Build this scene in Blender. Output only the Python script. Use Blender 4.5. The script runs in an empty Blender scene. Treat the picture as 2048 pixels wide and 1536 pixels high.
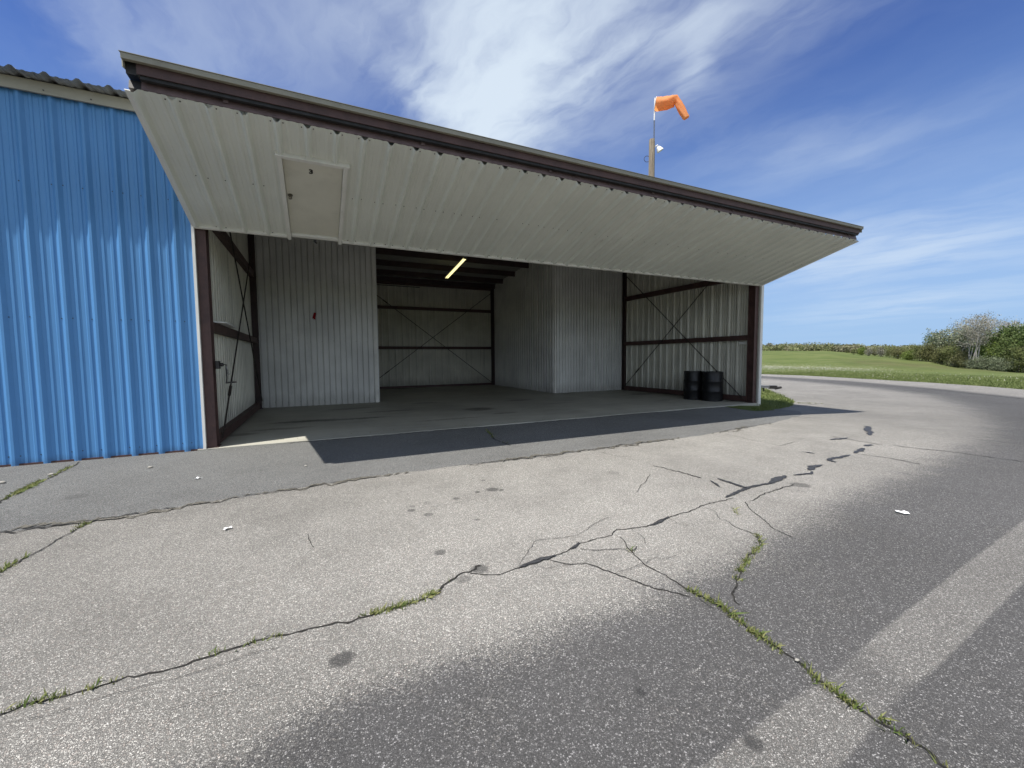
import bpy, bmesh, math, random
import numpy as np
from mathutils import Vector, Matrix, Euler

R = math.radians
random.seed(7)
rng = np.random.default_rng(7)
scn = bpy.context.scene
COL = scn.collection

# ------------------------------------------------------------------ camera
F_PX, PITCH, ROLL, YAW = 825.56, -0.063559, -0.0082905, 0.44180
CAM = np.array([1.51222, -7.39125, 1.300856])
_fw = np.array([math.sin(YAW) * math.cos(PITCH), math.cos(YAW) * math.cos(PITCH), math.sin(PITCH)])
_r = np.array([math.cos(YAW), -math.sin(YAW), 0.0])
_u = np.cross(_r, _fw)
_r, _u = _r * math.cos(ROLL) + _u * math.sin(ROLL), _u * math.cos(ROLL) - _r * math.sin(ROLL)
cam = bpy.data.cameras.new('camera')
cam_o = bpy.data.objects.new('camera', cam)
COL.objects.link(cam_o)
cam.sensor_width = 36.0
cam.sensor_fit = 'HORIZONTAL'
cam.lens = F_PX / 2048 * 36.0
cam.clip_start = 0.05
cam.clip_end = 6000
m = Matrix.Identity(4)
for i in range(3):
    m[i][0], m[i][1], m[i][2], m[i][3] = _r[i], _u[i], -_fw[i], CAM[i]
cam_o.matrix_world = m
scn.camera = cam_o

# ------------------------------------------------------------------ light
SUN_DIR = Vector((0.41, 0.138, -1.0)).normalized()        # the way the light travels
SUN_EL = math.asin(-SUN_DIR.z)
SUN_AZ = math.atan2(-SUN_DIR.x, -SUN_DIR.y)               # clockwise from +Y
sun = bpy.data.lights.new('sun', 'SUN')
sun.energy = 4.7
sun.angle = R(0.53)
sun.color = (1.0, 0.955, 0.89)
sun_o = bpy.data.objects.new('sun', sun)
COL.objects.link(sun_o)
sun_o.rotation_euler = SUN_DIR.to_track_quat('-Z', 'Y').to_euler()
sun_o.location = (-20, -10, 40)

scn.view_settings.view_transform = 'Standard'
scn.view_settings.look = 'None'
scn.view_settings.gamma = 1.0
scn.view_settings.exposure = 0.75
scn.cycles.max_bounces = 8
scn.cycles.diffuse_bounces = 6
scn.cycles.glossy_bounces = 3
scn.cycles.transparent_max_bounces = 8
scn.cycles.caustics_reflective = False
scn.cycles.caustics_refractive = False
scn.cycles.use_denoising = True

# ------------------------------------------------------------------ node helpers
class NT:
    def __init__(s, nt):
        s.nt = nt
        s.n = nt.nodes
    def link(s, a, b):
        s.nt.links.new(a, b)
    def put(s, sock, v):
        if v is None:
            return
        if isinstance(v, bpy.types.NodeSocket):
            s.link(v, sock)
        elif isinstance(v, (tuple, list)) and sock.type == 'RGBA' and len(v) == 3:
            sock.default_value = (*v, 1)
        else:
            sock.default_value = v
    def math(s, op, a, b=None, c=None, clamp=False):
        n = s.n.new('ShaderNodeMath'); n.operation = op; n.use_clamp = clamp
        s.put(n.inputs[0], a); s.put(n.inputs[1], b); s.put(n.inputs[2], c)
        return n.outputs[0]
    def vmath(s, op, a, b=None, scale=None):
        n = s.n.new('ShaderNodeVectorMath'); n.operation = op
        s.put(n.inputs[0], a); s.put(n.inputs[1], b)
        if scale is not None: s.put(n.inputs['Scale'], scale)
        return n.outputs['Value'] if op in ('LENGTH', 'DOT_PRODUCT', 'DISTANCE') else n.outputs[0]
    def mix(s, f, a, b, mode='MIX'):
        n = s.n.new('ShaderNodeMix'); n.data_type = 'RGBA'; n.blend_type = mode
        s.put(n.inputs[0], f); s.put(n.inputs[6], a); s.put(n.inputs[7], b)
        return n.outputs[2]
    def mixf(s, f, a, b):
        n = s.n.new('ShaderNodeMix'); n.data_type = 'FLOAT'
        s.put(n.inputs[0], f); s.put(n.inputs[2], a); s.put(n.inputs[3], b)
        return n.outputs[0]
    def mapr(s, v, a, b, c=0.0, d=1.0, smooth=True):
        n = s.n.new('ShaderNodeMapRange'); n.interpolation_type = 'SMOOTHSTEP' if smooth else 'LINEAR'
        s.put(n.inputs[0], v)
        for k, x in zip((1, 2, 3, 4), (a, b, c, d)): s.put(n.inputs[k], x)
        return n.outputs[0]
    def coord(s, which='Object'):
        return s.n.new('ShaderNodeTexCoord').outputs[which]
    def mapping(s, v, scale=(1, 1, 1), rot=(0, 0, 0), loc=(0, 0, 0)):
        n = s.n.new('ShaderNodeMapping')
        s.link(v, n.inputs[0])
        n.inputs['Scale'].default_value = scale; n.inputs['Rotation'].default_value = rot; n.inputs['Location'].default_value = loc
        return n.outputs[0]
    def noise(s, v, scale, detail=3.0, rough=0.55, dist=0.0, out=0):
        n = s.n.new('ShaderNodeTexNoise')
        if v is not None: s.link(v, n.inputs['Vector'])
        n.inputs['Scale'].default_value = scale; n.inputs['Detail'].default_value = detail
        n.inputs['Roughness'].default_value = rough; n.inputs['Distortion'].default_value = dist
        return n.outputs[out]
    def voronoi(s, v, scale, feature='F1', rand=1.0):
        n = s.n.new('ShaderNodeTexVoronoi'); n.feature = feature
        s.link(v, n.inputs['Vector'])
        n.inputs['Scale'].default_value = scale; n.inputs['Randomness'].default_value = rand
        return n
    def attr(s, name):
        n = s.n.new('ShaderNodeAttribute'); n.attribute_name = name
        return n.outputs['Fac']
    def sep(s, v):
        n = s.n.new('ShaderNodeSeparateXYZ'); s.link(v, n.inputs[0]); return n.outputs
    def comb(s, x, y, z):
        n = s.n.new('ShaderNodeCombineXYZ')
        for i, q in enumerate((x, y, z)): s.put(n.inputs[i], q)
        return n.outputs[0]
    def bump(s, h, strength, dist):
        n = s.n.new('ShaderNodeBump'); s.link(h, n.inputs['Height'])
        n.inputs['Strength'].default_value = strength; n.inputs['Distance'].default_value = dist
        return n.outputs[0]

def new_mat(name):
    mt = bpy.data.materials.new(name); mt.use_nodes = True
    t = NT(mt.node_tree)
    return mt, t, t.n['Principled BSDF']

# ------------------------------------------------------------------ sky with cirrus
def cam_dir(px, py):
    d = _fw * F_PX + _r * (px - 1024) - _u * (py - 768)
    return d / np.linalg.norm(d)

world = bpy.data.worlds.new('World')
scn.world = world
world.use_nodes = True
w = NT(world.node_tree)
bg = w.n['Background']
sky = w.n.new('ShaderNodeTexSky')
sky.sky_type = 'NISHITA'
sky.sun_disc = False
sky.sun_elevation = SUN_EL
sky.sun_rotation = SUN_AZ
sky.altitude = 300
sky.air_density = 1.0
sky.dust_density = 0.6
sky.ozone_density = 2.5
SKY_STRENGTH = 0.085
gen = w.coord('Generated')
sx, sy, sz = w.sep(gen)
zc = w.math('MAXIMUM', sz, 0.03)
px_ = w.math('DIVIDE', sx, w.math('ADD', zc, 0.12))
py_ = w.math('DIVIDE', sy, w.math('ADD', zc, 0.12))
plane = w.comb(px_, py_, 0.0)
def plane_pt(px, py):
    d = cam_dir(px, py); z = max(d[2], 0.03) + 0.12
    return np.array([d[0] / z, d[1] / z])
warp = w.vmath('SUBTRACT', w.noise(plane, 1.6, 4, 0.6, out=1), (0.5, 0.5, 0.5))
wp = w.vmath('ADD', plane, w.vmath('SCALE', warp, scale=0.34))
warp2 = w.vmath('SUBTRACT', w.noise(plane, 7.0, 4, 0.65, out=1), (0.5, 0.5, 0.5))
wp = w.vmath('ADD', wp, w.vmath('SCALE', warp2, scale=0.06))
# strand direction: the cirrus streams from the low middle of the sky up to the right
A = plane_pt(960, 330); B = plane_pt(1330, 40)
ang = math.atan2(B[1] - A[1], B[0] - A[0])
strand = w.mapping(wp, scale=(1, 1, 1), rot=(0, 0, -ang))
str1 = w.noise(w.mapping(strand, scale=(1.0, 3.0, 1)), 1.6, 6, 0.58, 0.15)
str2 = w.noise(w.mapping(strand, scale=(0.7, 1.7, 1)), 1.2, 5, 0.55, 0.3)
def blob(pa, pb, width, amp):
    a = plane_pt(*pa); b = plane_pt(*pb)
    c = (a + b) / 2; L = np.linalg.norm(b - a) / 2; th = math.atan2(b[1] - a[1], b[0] - a[0])
    v = w.vmath('SUBTRACT', wp, (c[0], c[1], 0))
    q = w.n.new('ShaderNodeMapping'); q.vector_type = 'POINT'
    w.link(v, q.inputs[0]); q.inputs['Rotation'].default_value = (0, 0, -th)
    q2 = w.n.new('ShaderNodeMapping'); w.link(q.outputs[0], q2.inputs[0])
    q2.inputs['Scale'].default_value = (1 / (L * 1.15), 1 / width, 0)
    d = w.vmath('LENGTH', q2.outputs[0])
    e = w.math('POWER', math.e, w.math('MULTIPLY', w.math('MULTIPLY', d, d), -1.0))
    return w.math('MULTIPLY', e, amp)
blobs = [((930, 360), (1110, -60), 0.22, 1.75), ((880, 150), (1000, 330), 0.15, 0.8),
         ((760, 110), (880, 240), 0.05, 0.55), ((1180, 60), (1640, 0), 0.13, 0.50),
         ((1380, 190), (1400, 60), 0.05, 0.42), ((960, 60), (1300, 130), 0.22, 0.35),
         ((620, 40), (980, 20), 0.20, 0.30), ((250, 60), (640, 60), 0.28, 0.26),
         ((1560, 560), (2040, 430), 0.55, 0.46), ((1420, 330), (1900, 260), 0.22, 0.18),
         ((1650, 640), (2040, 560), 0.6, 0.26), ((40, 60), (300, 60), 0.3, 0.20),
         ((1200, 300), (1500, 150), 0.16, 0.22)]
cov = None
for bdef in blobs:
    e = blob(*bdef)
    cov = e if cov is None else w.math('ADD', cov, e)
tex = w.math('ADD', w.math('MULTIPLY', str1, 0.75), w.math('MULTIPLY', str2, 0.55))
tex = w.mapr(tex, 0.42, 0.84, 0.14, 1.45)
cl = w.math('MULTIPLY', cov, tex)
veil = w.math('MULTIPLY', w.mapr(str2, 0.45, 0.75), 0.04)
cl = w.math('ADD', cl, veil)
cl = w.math('SUBTRACT', 1.0, w.math('POWER', math.e, w.math('MULTIPLY', cl, -1.25)))
cl = w.math('MINIMUM', cl, 0.93)
hz = w.mapr(sz, -0.05, 0.62, 0.95, 0.0)
cl = w.math('MULTIPLY', cl, w.mapr(sz, -0.02, 0.0))
skyc = w.n.new('ShaderNodeHueSaturation'); w.link(sky.outputs[0], skyc.inputs['Color'])
skyc.inputs['Saturation'].default_value = 1.12
skyc.inputs['Value'].default_value = 1.0
tint = w.mix(1.0, skyc.outputs[0], (0.25, 0.44, 0.87), 'MULTIPLY')
low_sky = w.mix(hz, tint, (2.75, 4.1, 6.0))
behind = w.mapr(sy, 0.05, -0.55)              # bright cloud veil added in the unseen sky behind, to lift the shade
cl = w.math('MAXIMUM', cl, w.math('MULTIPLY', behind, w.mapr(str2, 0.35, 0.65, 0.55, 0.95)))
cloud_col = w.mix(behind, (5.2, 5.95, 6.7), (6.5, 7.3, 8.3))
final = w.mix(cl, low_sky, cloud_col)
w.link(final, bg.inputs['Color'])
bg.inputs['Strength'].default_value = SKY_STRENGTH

# ------------------------------------------------------------------ terrain
TERR_AZ = [R(a) for a in (-180, 50, 56.3, 62, 66, 70, 73, 76.5, 180)]
TERR_R = [30, 45, 80, 110, 140, 170, 200, 250, 320, 500, 1600]
TERR_Z = [[-.30] + [-.3] * 10,
          [-.30, -.40, -.50, .30, 1.5, 2.6, 3.4, 3.6, 1.0, -2, -8],
          [-.30, -.40, -.50, .30, 1.5, 2.6, 3.35, 3.6, 1.0, -2, -8],
          [-.30, -.42, -.60, .10, 1.2, 2.3, 3.0, 3.1, .8, -2, -8],
          [-.30, -.45, -.75, -.40, .3, 1.0, 1.5, 1.6, .4, -2, -8],
          [-.30, -.48, -.95, -.95, -.65, -.2, .2, .4, .0, -2, -8],
          [-.28, -.50, -1.10, -1.5, -1.85, -1.9, -1.8, -1.6, -1.5, -2, -8],
          [-.26, -.50, -1.20, -2.0, -2.7, -3.1, -3.2, -3.2, -3.2, -4, -8],
          [-.26, -.50, -1.20, -2.0, -2.7, -3.1, -3.2, -3.2, -3.2, -4, -8]]
TZ = np.array(TERR_Z)
def ss(a, b, x):
    t = np.clip((x - a) / (b - a), 0, 1)
    return t * t * (3 - 2 * t)
def terrain(x, y):
    x = np.asarray(x, float); y = np.asarray(y, float)
    near = -0.024 - 0.136 * ss(10.2, 14.6, x) - 0.12 * ss(14.6, 30, np.hypot(x, y))
    dx, dy = x - CAM[0], y - CAM[1]
    r = np.hypot(dx, dy); az = np.arctan2(dx, dy)
    ia = np.clip(np.searchsorted(TERR_AZ, az) - 1, 0, len(TERR_AZ) - 2)
    ir = np.clip(np.searchsorted(TERR_R, r) - 1, 0, len(TERR_R) - 2)
    A_ = np.array(TERR_AZ); R_ = np.array(TERR_R)
    ta = np.clip((az - A_[ia]) / (A_[ia + 1] - A_[ia]), 0, 1); ta = ta * ta * (3 - 2 * ta)
    tr = np.clip((r - R_[ir]) / (R_[ir + 1] - R_[ir]), 0, 1)
    far = (TZ[ia, ir] * (1 - ta) + TZ[ia + 1, ir] * ta) * (1 - tr) + (TZ[ia, ir + 1] * (1 - ta) + TZ[ia + 1, ir + 1] * ta) * tr
    k = ss(26, 42, r)
    return near * (1 - k) + far * k
def tz(x, y):
    return float(terrain(x, y))
def ray(px, py):
    return _fw * F_PX + _r * (px - 1024) - _u * (py - 768)
def G(px, py):                       # a point of the photograph on the ground
    d = ray(px, py); z = -0.035
    for _ in range(12):
        t = (z - CAM[2]) / d[2]
        p = CAM + d * t
        z = 0.5 * z + 0.5 * tz(p[0], p[1])
    return np.array([p[0], p[1]])

# ------------------------------------------------------------------ mesh helpers
class MB:
    def __init__(s):
        s.v = []; s.f = []; s.m = []; s.cur = 0
    def vert(s, p):
        s.v.append(tuple(p)); return len(s.v) - 1
    def face(s, idx):
        s.f.append(tuple(idx)); s.m.append(s.cur)
    def poly(s, pts):
        s.face([s.vert(p) for p in pts])
    def hexa(s, c):                  # 8 corners: bottom 4 then top 4
        b = len(s.v); s.v += [tuple(p) for p in c]
        for q in ((3, 2, 1, 0), (4, 5, 6, 7), (0, 1, 5, 4), (1, 2, 6, 5), (2, 3, 7, 6), (3, 0, 4, 7)):
            s.face([b + i for i in q])
    def box(s, lo, hi, fn=None):
        x0, y0, z0 = lo; x1, y1, z1 = hi
        c = [(x0, y0, z0), (x1, y0, z0), (x1, y1, z0), (x0, y1, z0), (x0, y0, z1), (x1, y0, z1), (x1, y1, z1), (x0, y1, z1)]
        if fn: c = [fn(*p) for p in c]
        s.hexa(c)
    def beam(s, a, b, wd, ht, up=(0, 0, 1)):
        a = Vector(a); b = Vector(b); d = (b - a).normalized(); up = Vector(up)
        sd = d.cross(up).normalized(); u2 = sd.cross(d).normalized()
        c = []
        for u in (-ht / 2, ht / 2):
            for p, sg in ((a, -1), (a, 1), (b, 1), (b, -1)):
                c.append(p + sd * sg * wd / 2 + u2 * u)
        s.hexa([c[0], c[1], c[2], c[3], c[4], c[5], c[6], c[7]])
    def tube(s, pts, rad, n=8, cap=True):
        pts = [Vector(p) for p in pts]
        if not isinstance(rad, (list, tuple)): rad = [rad] * len(pts)
        d0 = (pts[1] - pts[0]).normalized()
        ref = Vector((0, 0, 1)) if abs(d0.z) < 0.9 else Vector((1, 0, 0))
        a = d0.cross(ref).normalized()
        rings = []
        for i, p in enumerate(pts):
            if i == 0: d = d0
            elif i == len(pts) - 1: d = (pts[i] - pts[i - 1]).normalized()
            else: d = (pts[i + 1] - pts[i - 1]).normalized()
            a = (a - d * a.dot(d)).normalized(); bb = d.cross(a)
            rings.append([s.vert(p + (a * math.cos(2 * math.pi * k / n) + bb * math.sin(2 * math.pi * k / n)) * rad[i]) for k in range(n)])
        for i in range(len(rings) - 1):
            for k in range(n):
                s.face((rings[i][k], rings[i][(k + 1) % n], rings[i + 1][(k + 1) % n], rings[i + 1][k]))
        if cap:
            s.face(rings[0][::-1]); s.face(rings[-1])
    def lathe(s, prof, c=(0, 0, 0), n=32):
        rings = []
        for r, z in prof:
            rings.append([s.vert((c[0] + r * math.cos(2 * math.pi * k / n), c[1] + r * math.sin(2 * math.pi * k / n), c[2] + z)) for k in range(n)])
        for i in range(len(rings) - 1):
            for k in range(n):
                s.face((rings[i][k], rings[i][(k + 1) % n], rings[i + 1][(k + 1) % n], rings[i + 1][k]))
        s.face(rings[0][::-1]); s.face(rings[-1])
    def disc(s, c, nrm, r, n=8, h=0.004):
        nrm = Vector(nrm).normalized(); c = Vector(c)
        s.tube([c, c + nrm * h], r, n)
    def build(s, name, mats, parent=None, smooth=False, bevel=0.0):
        me = bpy.data.meshes.new(name)
        me.from_pydata(s.v, [], s.f)
        if not isinstance(mats, (list, tuple)): mats = [mats]
        for q in mats: me.materials.append(q)
        if len(mats) > 1: me.polygons.foreach_set('material_index', s.m)
        if smooth: me.polygons.foreach_set('use_smooth', [True] * len(s.f))
        me.validate(); me.update()
        o = bpy.data.objects.new(name, me)
        COL.objects.link(o)
        if parent: o.parent = parent
        if bevel:
            bv = o.modifiers.new('bevel', 'BEVEL'); bv.width = bevel; bv.segments = 2; bv.limit_method = 'ANGLE'
        return o

def np_mesh(name, verts, faces, mats, attrs=None, smooth=False, parent=None):
    me = bpy.data.meshes.new(name)
    nv, nf, k = len(verts), len(faces), faces.shape[1]
    me.vertices.add(nv); me.vertices.foreach_set('co', np.asarray(verts, np.float32).ravel())
    me.loops.add(nf * k); me.loops.foreach_set('vertex_index', np.asarray(faces, np.int32).ravel())
    me.polygons.add(nf); me.polygons.foreach_set('loop_start', np.arange(0, nf * k, k, dtype=np.int32))
    if smooth: me.polygons.foreach_set('use_smooth', np.ones(nf, bool))
    for q in (mats if isinstance(mats, (list, tuple)) else [mats]): me.materials.append(q)
    for kx, a in (attrs or {}).items():
        at = me.attributes.new(kx, 'FLOAT', 'POINT'); at.data.foreach_set('value', np.asarray(a, np.float32))
    me.update(calc_edges=True); me.validate()
    o = bpy.data.objects.new(name, me); COL.objects.link(o)
    if parent: o.parent = parent
    return o

def tag(o, label=None, cat=None, group=None, kind=None):
    for k, v in (('label', label), ('category', cat), ('group', group), ('kind', kind)):
        if v: o[k] = v
    return o
def empty(name, loc=(0, 0, 0), rz=0.0):
    o = bpy.data.objects.new(name, None); COL.objects.link(o)
    o.location = loc; o.rotation_euler = (0, 0, rz); o.empty_display_size = 0.2
    return o
def copy_tree(o, parent=None):
    c = o.copy(); COL.objects.link(c)
    if parent: c.parent = parent
    for ch in list(o.children): copy_tree(ch, c)
    return c

# ------------------------------------------------------------------ materials
def painted(name, col, rough=0.45, grime=0.25, grime_col=(0.06, 0.055, 0.045), streak=(9, 9, 0.45), spec=0.5, low=None, chalk=0.12):
    mt, t, b = new_mat(name)
    c = t.coord()
    big = t.noise(c, 0.9, 4, 0.6)
    col2 = tuple(x * (1 - chalk * 1.6) for x in col)
    base = t.mix(t.mapr(big, 0.3, 0.7), col, col2)
    st = t.noise(t.mapping(c, scale=streak), 1.0, 5, 0.6)
    fine = t.noise(c, 38, 3, 0.6)
    g = t.math('MULTIPLY', t.mapr(st, 0.5, 0.78), t.mapr(fine, 0.25, 0.75, 0.4, 1.0))
    g = t.math('MULTIPLY', g, grime)
    if low:                                # splash dirt with its own height on the wall
        z = t.sep(c)[2]
        lo = t.math('MULTIPLY', t.mapr(t.math('ADD', z, t.math('MULTIPLY', t.noise(t.mapping(c, scale=(6, 6, 1.2)), 1.0, 4, 0.7), -low[0] * 2)), -low[0], low[0] * 0.6, 1.0, 0.0), low[1])
        g = t.math('MAXIMUM', g, lo)
    base = t.mix(g, base, grime_col)
    t.link(base, b.inputs['Base Color'])
    t.put(b.inputs['Roughness'], t.mapr(fine, 0.2, 0.8, rough - 0.05, rough + 0.14))
    b.inputs['Specular IOR Level'].default_value = spec
    t.link(t.bump(t.noise(c, 2.6, 3, 0.5), 0.05, 0.02), b.inputs['Normal'])
    return mt

M = {}
M['blue'] = painted('blue_paint', (0.092, 0.255, 0.505), 0.40, 0.0, (0.05, 0.12, 0.25), low=(0.06, 0.55), chalk=0.05, spec=0.3)
M['white'] = painted('white_panel_paint', (0.71, 0.725, 0.655), 0.55, 0.05, (0.30, 0.28, 0.24), streak=(3, 3, 3), chalk=0.06)
M['door_leaf'] = painted('cream_door_paint', (0.68, 0.66, 0.56), 0.5, 0.22, (0.20, 0.19, 0.16), streak=(2.5, 2.5, 2.5), chalk=0.1)
M['trim'] = painted('trim_white', (0.76, 0.75, 0.69), 0.5, 0.30, (0.17, 0.16, 0.14), streak=(3, 3, 3), chalk=0.08)
M['eave'] = painted('eave_trim_paint', (0.40, 0.375, 0.29), 0.5, 0.30, (0.14, 0.13, 0.12), streak=(2, 6, 6))
M['cap'] = painted('weathered_cap_paint', (0.25, 0.235, 0.18), 0.6, 0.5, (0.09, 0.08, 0.06), streak=(5, 5, 5))
M['liner'] = painted('galvanized_liner', (0.70, 0.685, 0.59), 0.5, 0.55, (0.07, 0.065, 0.05), streak=(11, 11, 0.5), low=(0.35, 0.5))
M['liner_dirty'] = painted('grimy_liner', (0.70, 0.685, 0.585), 0.55, 0.85, (0.07, 0.062, 0.048), streak=(16, 16, 0.35), low=(0.5, 0.55))
M['partition'] = painted('partition_paint', (0.72, 0.72, 0.68), 0.42, 0.28, (0.11, 0.105, 0.09), streak=(7, 7, 0.5), low=(0.30, 0.35))
M['roof'] = painted('roof_sheet', (0.34, 0.35, 0.34), 0.45, 0.4, (0.12, 0.11, 0.10), streak=(3, 1, 1))
M['ceiling'] = painted('roof_underside', (0.34, 0.34, 0.32), 0.7, 0.3, (0.10, 0.10, 0.09), streak=(2, 2, 2))
def oxide(name, col, rust):
    mt, t, b = new_mat(name)
    c = t.coord()
    n1 = t.noise(c, 4.5, 6, 0.65); n2 = t.noise(c, 26, 4, 0.6)
    a = t.mix(t.mapr(n1, 0.35, 0.7), col, tuple(x * 0.62 for x in col))
    a = t.mix(t.math('MULTIPLY', t.mapr(n2, 0.62, 0.78), 0.55), a, rust)
    t.link(a, b.inputs['Base Color']); b.inputs['Roughness'].default_value = 0.62
    t.link(t.bump(n2, 0.2, 0.004), b.inputs['Normal'])
    return mt
M['oxide'] = oxide('red_oxide_primer', (0.074, 0.036, 0.030), (0.13, 0.065, 0.04))
M['oxide_grey'] = oxide('faded_oxide', (0.155, 0.105, 0.100), (0.20, 0.13, 0.10))
M['purlin'] = oxide('dark_purlin_primer', (0.045, 0.026, 0.024), (0.09, 0.05, 0.04))
def plain(name, col, rough=0.5, metal=0.0, var=0.15, scale=12):
    mt, t, b = new_mat(name)
    c = t.coord()
    n = t.noise(c, scale, 4, 0.6)
    t.link(t.mix(t.mapr(n, 0.3, 0.7), col, tuple(x * (1 - 2 * var) for x in col)), b.inputs['Base Color'])
    t.put(b.inputs['Roughness'], t.mapr(n, 0.2, 0.8, max(rough - 0.1, 0.05), rough + 0.1))
    b.inputs['Metallic'].default_value = metal
    return mt
M['screw'] = plain('dark_screw_heads', (0.05, 0.05, 0.05), 0.5, 0.6)
M['steel'] = plain('worn_steel', (0.22, 0.22, 0.22), 0.4, 0.8)
M['dark_steel'] = plain('dark_greasy_steel', (0.035, 0.032, 0.03), 0.5, 0.5)
M['knob'] = plain('knob_brass_dark', (0.30, 0.28, 0.23), 0.3, 0.9)
M['black'] = plain('black_lettering', (0.01, 0.01, 0.01), 0.6)
M['rod'] = plain('brace_rod', (0.045, 0.035, 0.03), 0.6, 0.3)
M['board'] = plain('white_board', (0.72, 0.72, 0.70), 0.5, var=0.05)
M['red_cloth'] = plain('red_cloth', (0.45, 0.012, 0.02), 0.85, var=0.25, scale=30)
M['paper'] = plain('paper', (0.80, 0.80, 0.78), 0.8, var=0.05)
M['stone'] = plain('pale_stone', (0.30, 0.285, 0.25), 0.9)
M['tar'] = plain('crack_sealer', (0.045, 0.046, 0.048), 0.6, var=0.35, scale=40)
M['crackdirt'] = plain('crack_dirt', (0.022, 0.020, 0.016), 0.95, var=0.35, scale=30)
M['gravel'] = plain('loose_gravel', (0.14, 0.13, 0.105), 0.95, var=0.4, scale=60)
M['rubber'] = plain('tyre_rubber', (0.018, 0.018, 0.018), 0.75)
M['white_pipe'] = plain('white_pipe', (0.75, 0.75, 0.73), 0.4, var=0.05)
M['grey_pipe'] = plain('grey_pipe', (0.15, 0.17, 0.21), 0.4, 0.4)

def ray(px, py):
    return _fw * F_PX + _r * (px - 1024) - _u * (py - 768)
# drums
mt, t, b = M['white'], NT(M['white'].node_tree), M['white'].node_tree.nodes['Principled BSDF']
c = t.coord()
def on_leaf(px, py):
    d = ray(px, py); nx = np.array([0, 0.62, 2.2]); t_ = nx @ (np.array([0, -0.03, 3.19]) - CAM) / (nx @ d); return CAM + d * t_
src = b.inputs['Base Color'].links[0].from_socket
msk = None
for (px, py, rx, ry, am) in ((1215, 488, .55, .5, 1.0), (1060, 478, .16, .4, .8), (1330, 500, .5, .25, .6), (455, 410, .3, .5, .35), (880, 330, .5, .3, .35), (1480, 510, .5, .3, .4)):
    p = on_leaf(px, py)
    d = t.vmath('LENGTH', t.vmath('MULTIPLY', t.vmath('SUBTRACT', c, (p[0], p[1], 0)), (1 / rx, 1 / ry, 0)))
    e = t.mapr(d, 0.2, 1.2, am, 0.0)
    msk = e if msk is None else t.math('MAXIMUM', msk, e)
sc_ = t.mapr(t.noise(t.mapping(c, scale=(26, 2.2, 2.2), rot=(0, 0, 0.06)), 1.0, 5, 0.75), 0.58, 0.66)
t.link(t.mix(t.math('MULTIPLY', msk, t.math('MULTIPLY', sc_, 0.7)), src, (0.14, 0.13, 0.115)), b.inputs['Base Color'])
mt, t, b = new_mat('black_drum_paint')
c = t.coord(); n = t.noise(c, 14, 5, 0.65)
t.link(t.mix(t.mapr(n, 0.60, 0.72), (0.008, 0.008, 0.009), (0.05, 0.038, 0.03)), b.inputs['Base Color'])
t.put(b.inputs['Roughness'], t.mapr(n, 0.3, 0.7, 0.28, 0.5))
b.inputs['Specular IOR Level'].default_value = 0.35
M['drum'] = mt
# weathered wood of the pole
mt, t, b = new_mat('weathered_pole_wood')
c = t.coord(); n = t.noise(t.mapping(c, scale=(14, 14, 0.8)), 1.6, 6, 0.7)
t.link(t.mix(t.mapr(n, 0.35, 0.65), (0.30, 0.25, 0.18), (0.15, 0.12, 0.09)), b.inputs['Base Color'])
b.inputs['Roughness'].default_value = 0.9; t.link(t.bump(n, 0.5, 0.02), b.inputs['Normal'])
M['pole_wood'] = mt
# windsock nylon: light comes through
mt, t, b = new_mat('orange_nylon')
b.inputs['Base Color'].default_value = (0.78, 0.33, 0.12, 1); b.inputs['Roughness'].default_value = 0.7
tr = t.n.new('ShaderNodeBsdfTranslucent'); tr.inputs[0].default_value = (0.90, 0.40, 0.14, 1)
ms = t.n.new('ShaderNodeMixShader'); ms.inputs[0].default_value = 0.45
t.link(b.outputs[0], ms.inputs[1]); t.link(tr.outputs[0], ms.inputs[2]); t.link(ms.outputs[0], t.n['Material Output'].inputs[0])
fold = t.noise(t.mapping(t.coord(), scale=(2, 2, 5)), 0.8, 2, 0.5, 0.3)
t.link(t.bump(fold, 0.35, 0.03), b.inputs['Normal'])
M['nylon'] = mt
# lit tube
mt, t, b = new_mat('lit_tube')
b.inputs['Base Color'].default_value = (0.8, 0.78, 0.6, 1)
b.inputs['Emission Color'].default_value = (1.0, 0.90, 0.42, 1); b.inputs['Emission Strength'].default_value = 0.85
M['tube'] = mt

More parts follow.
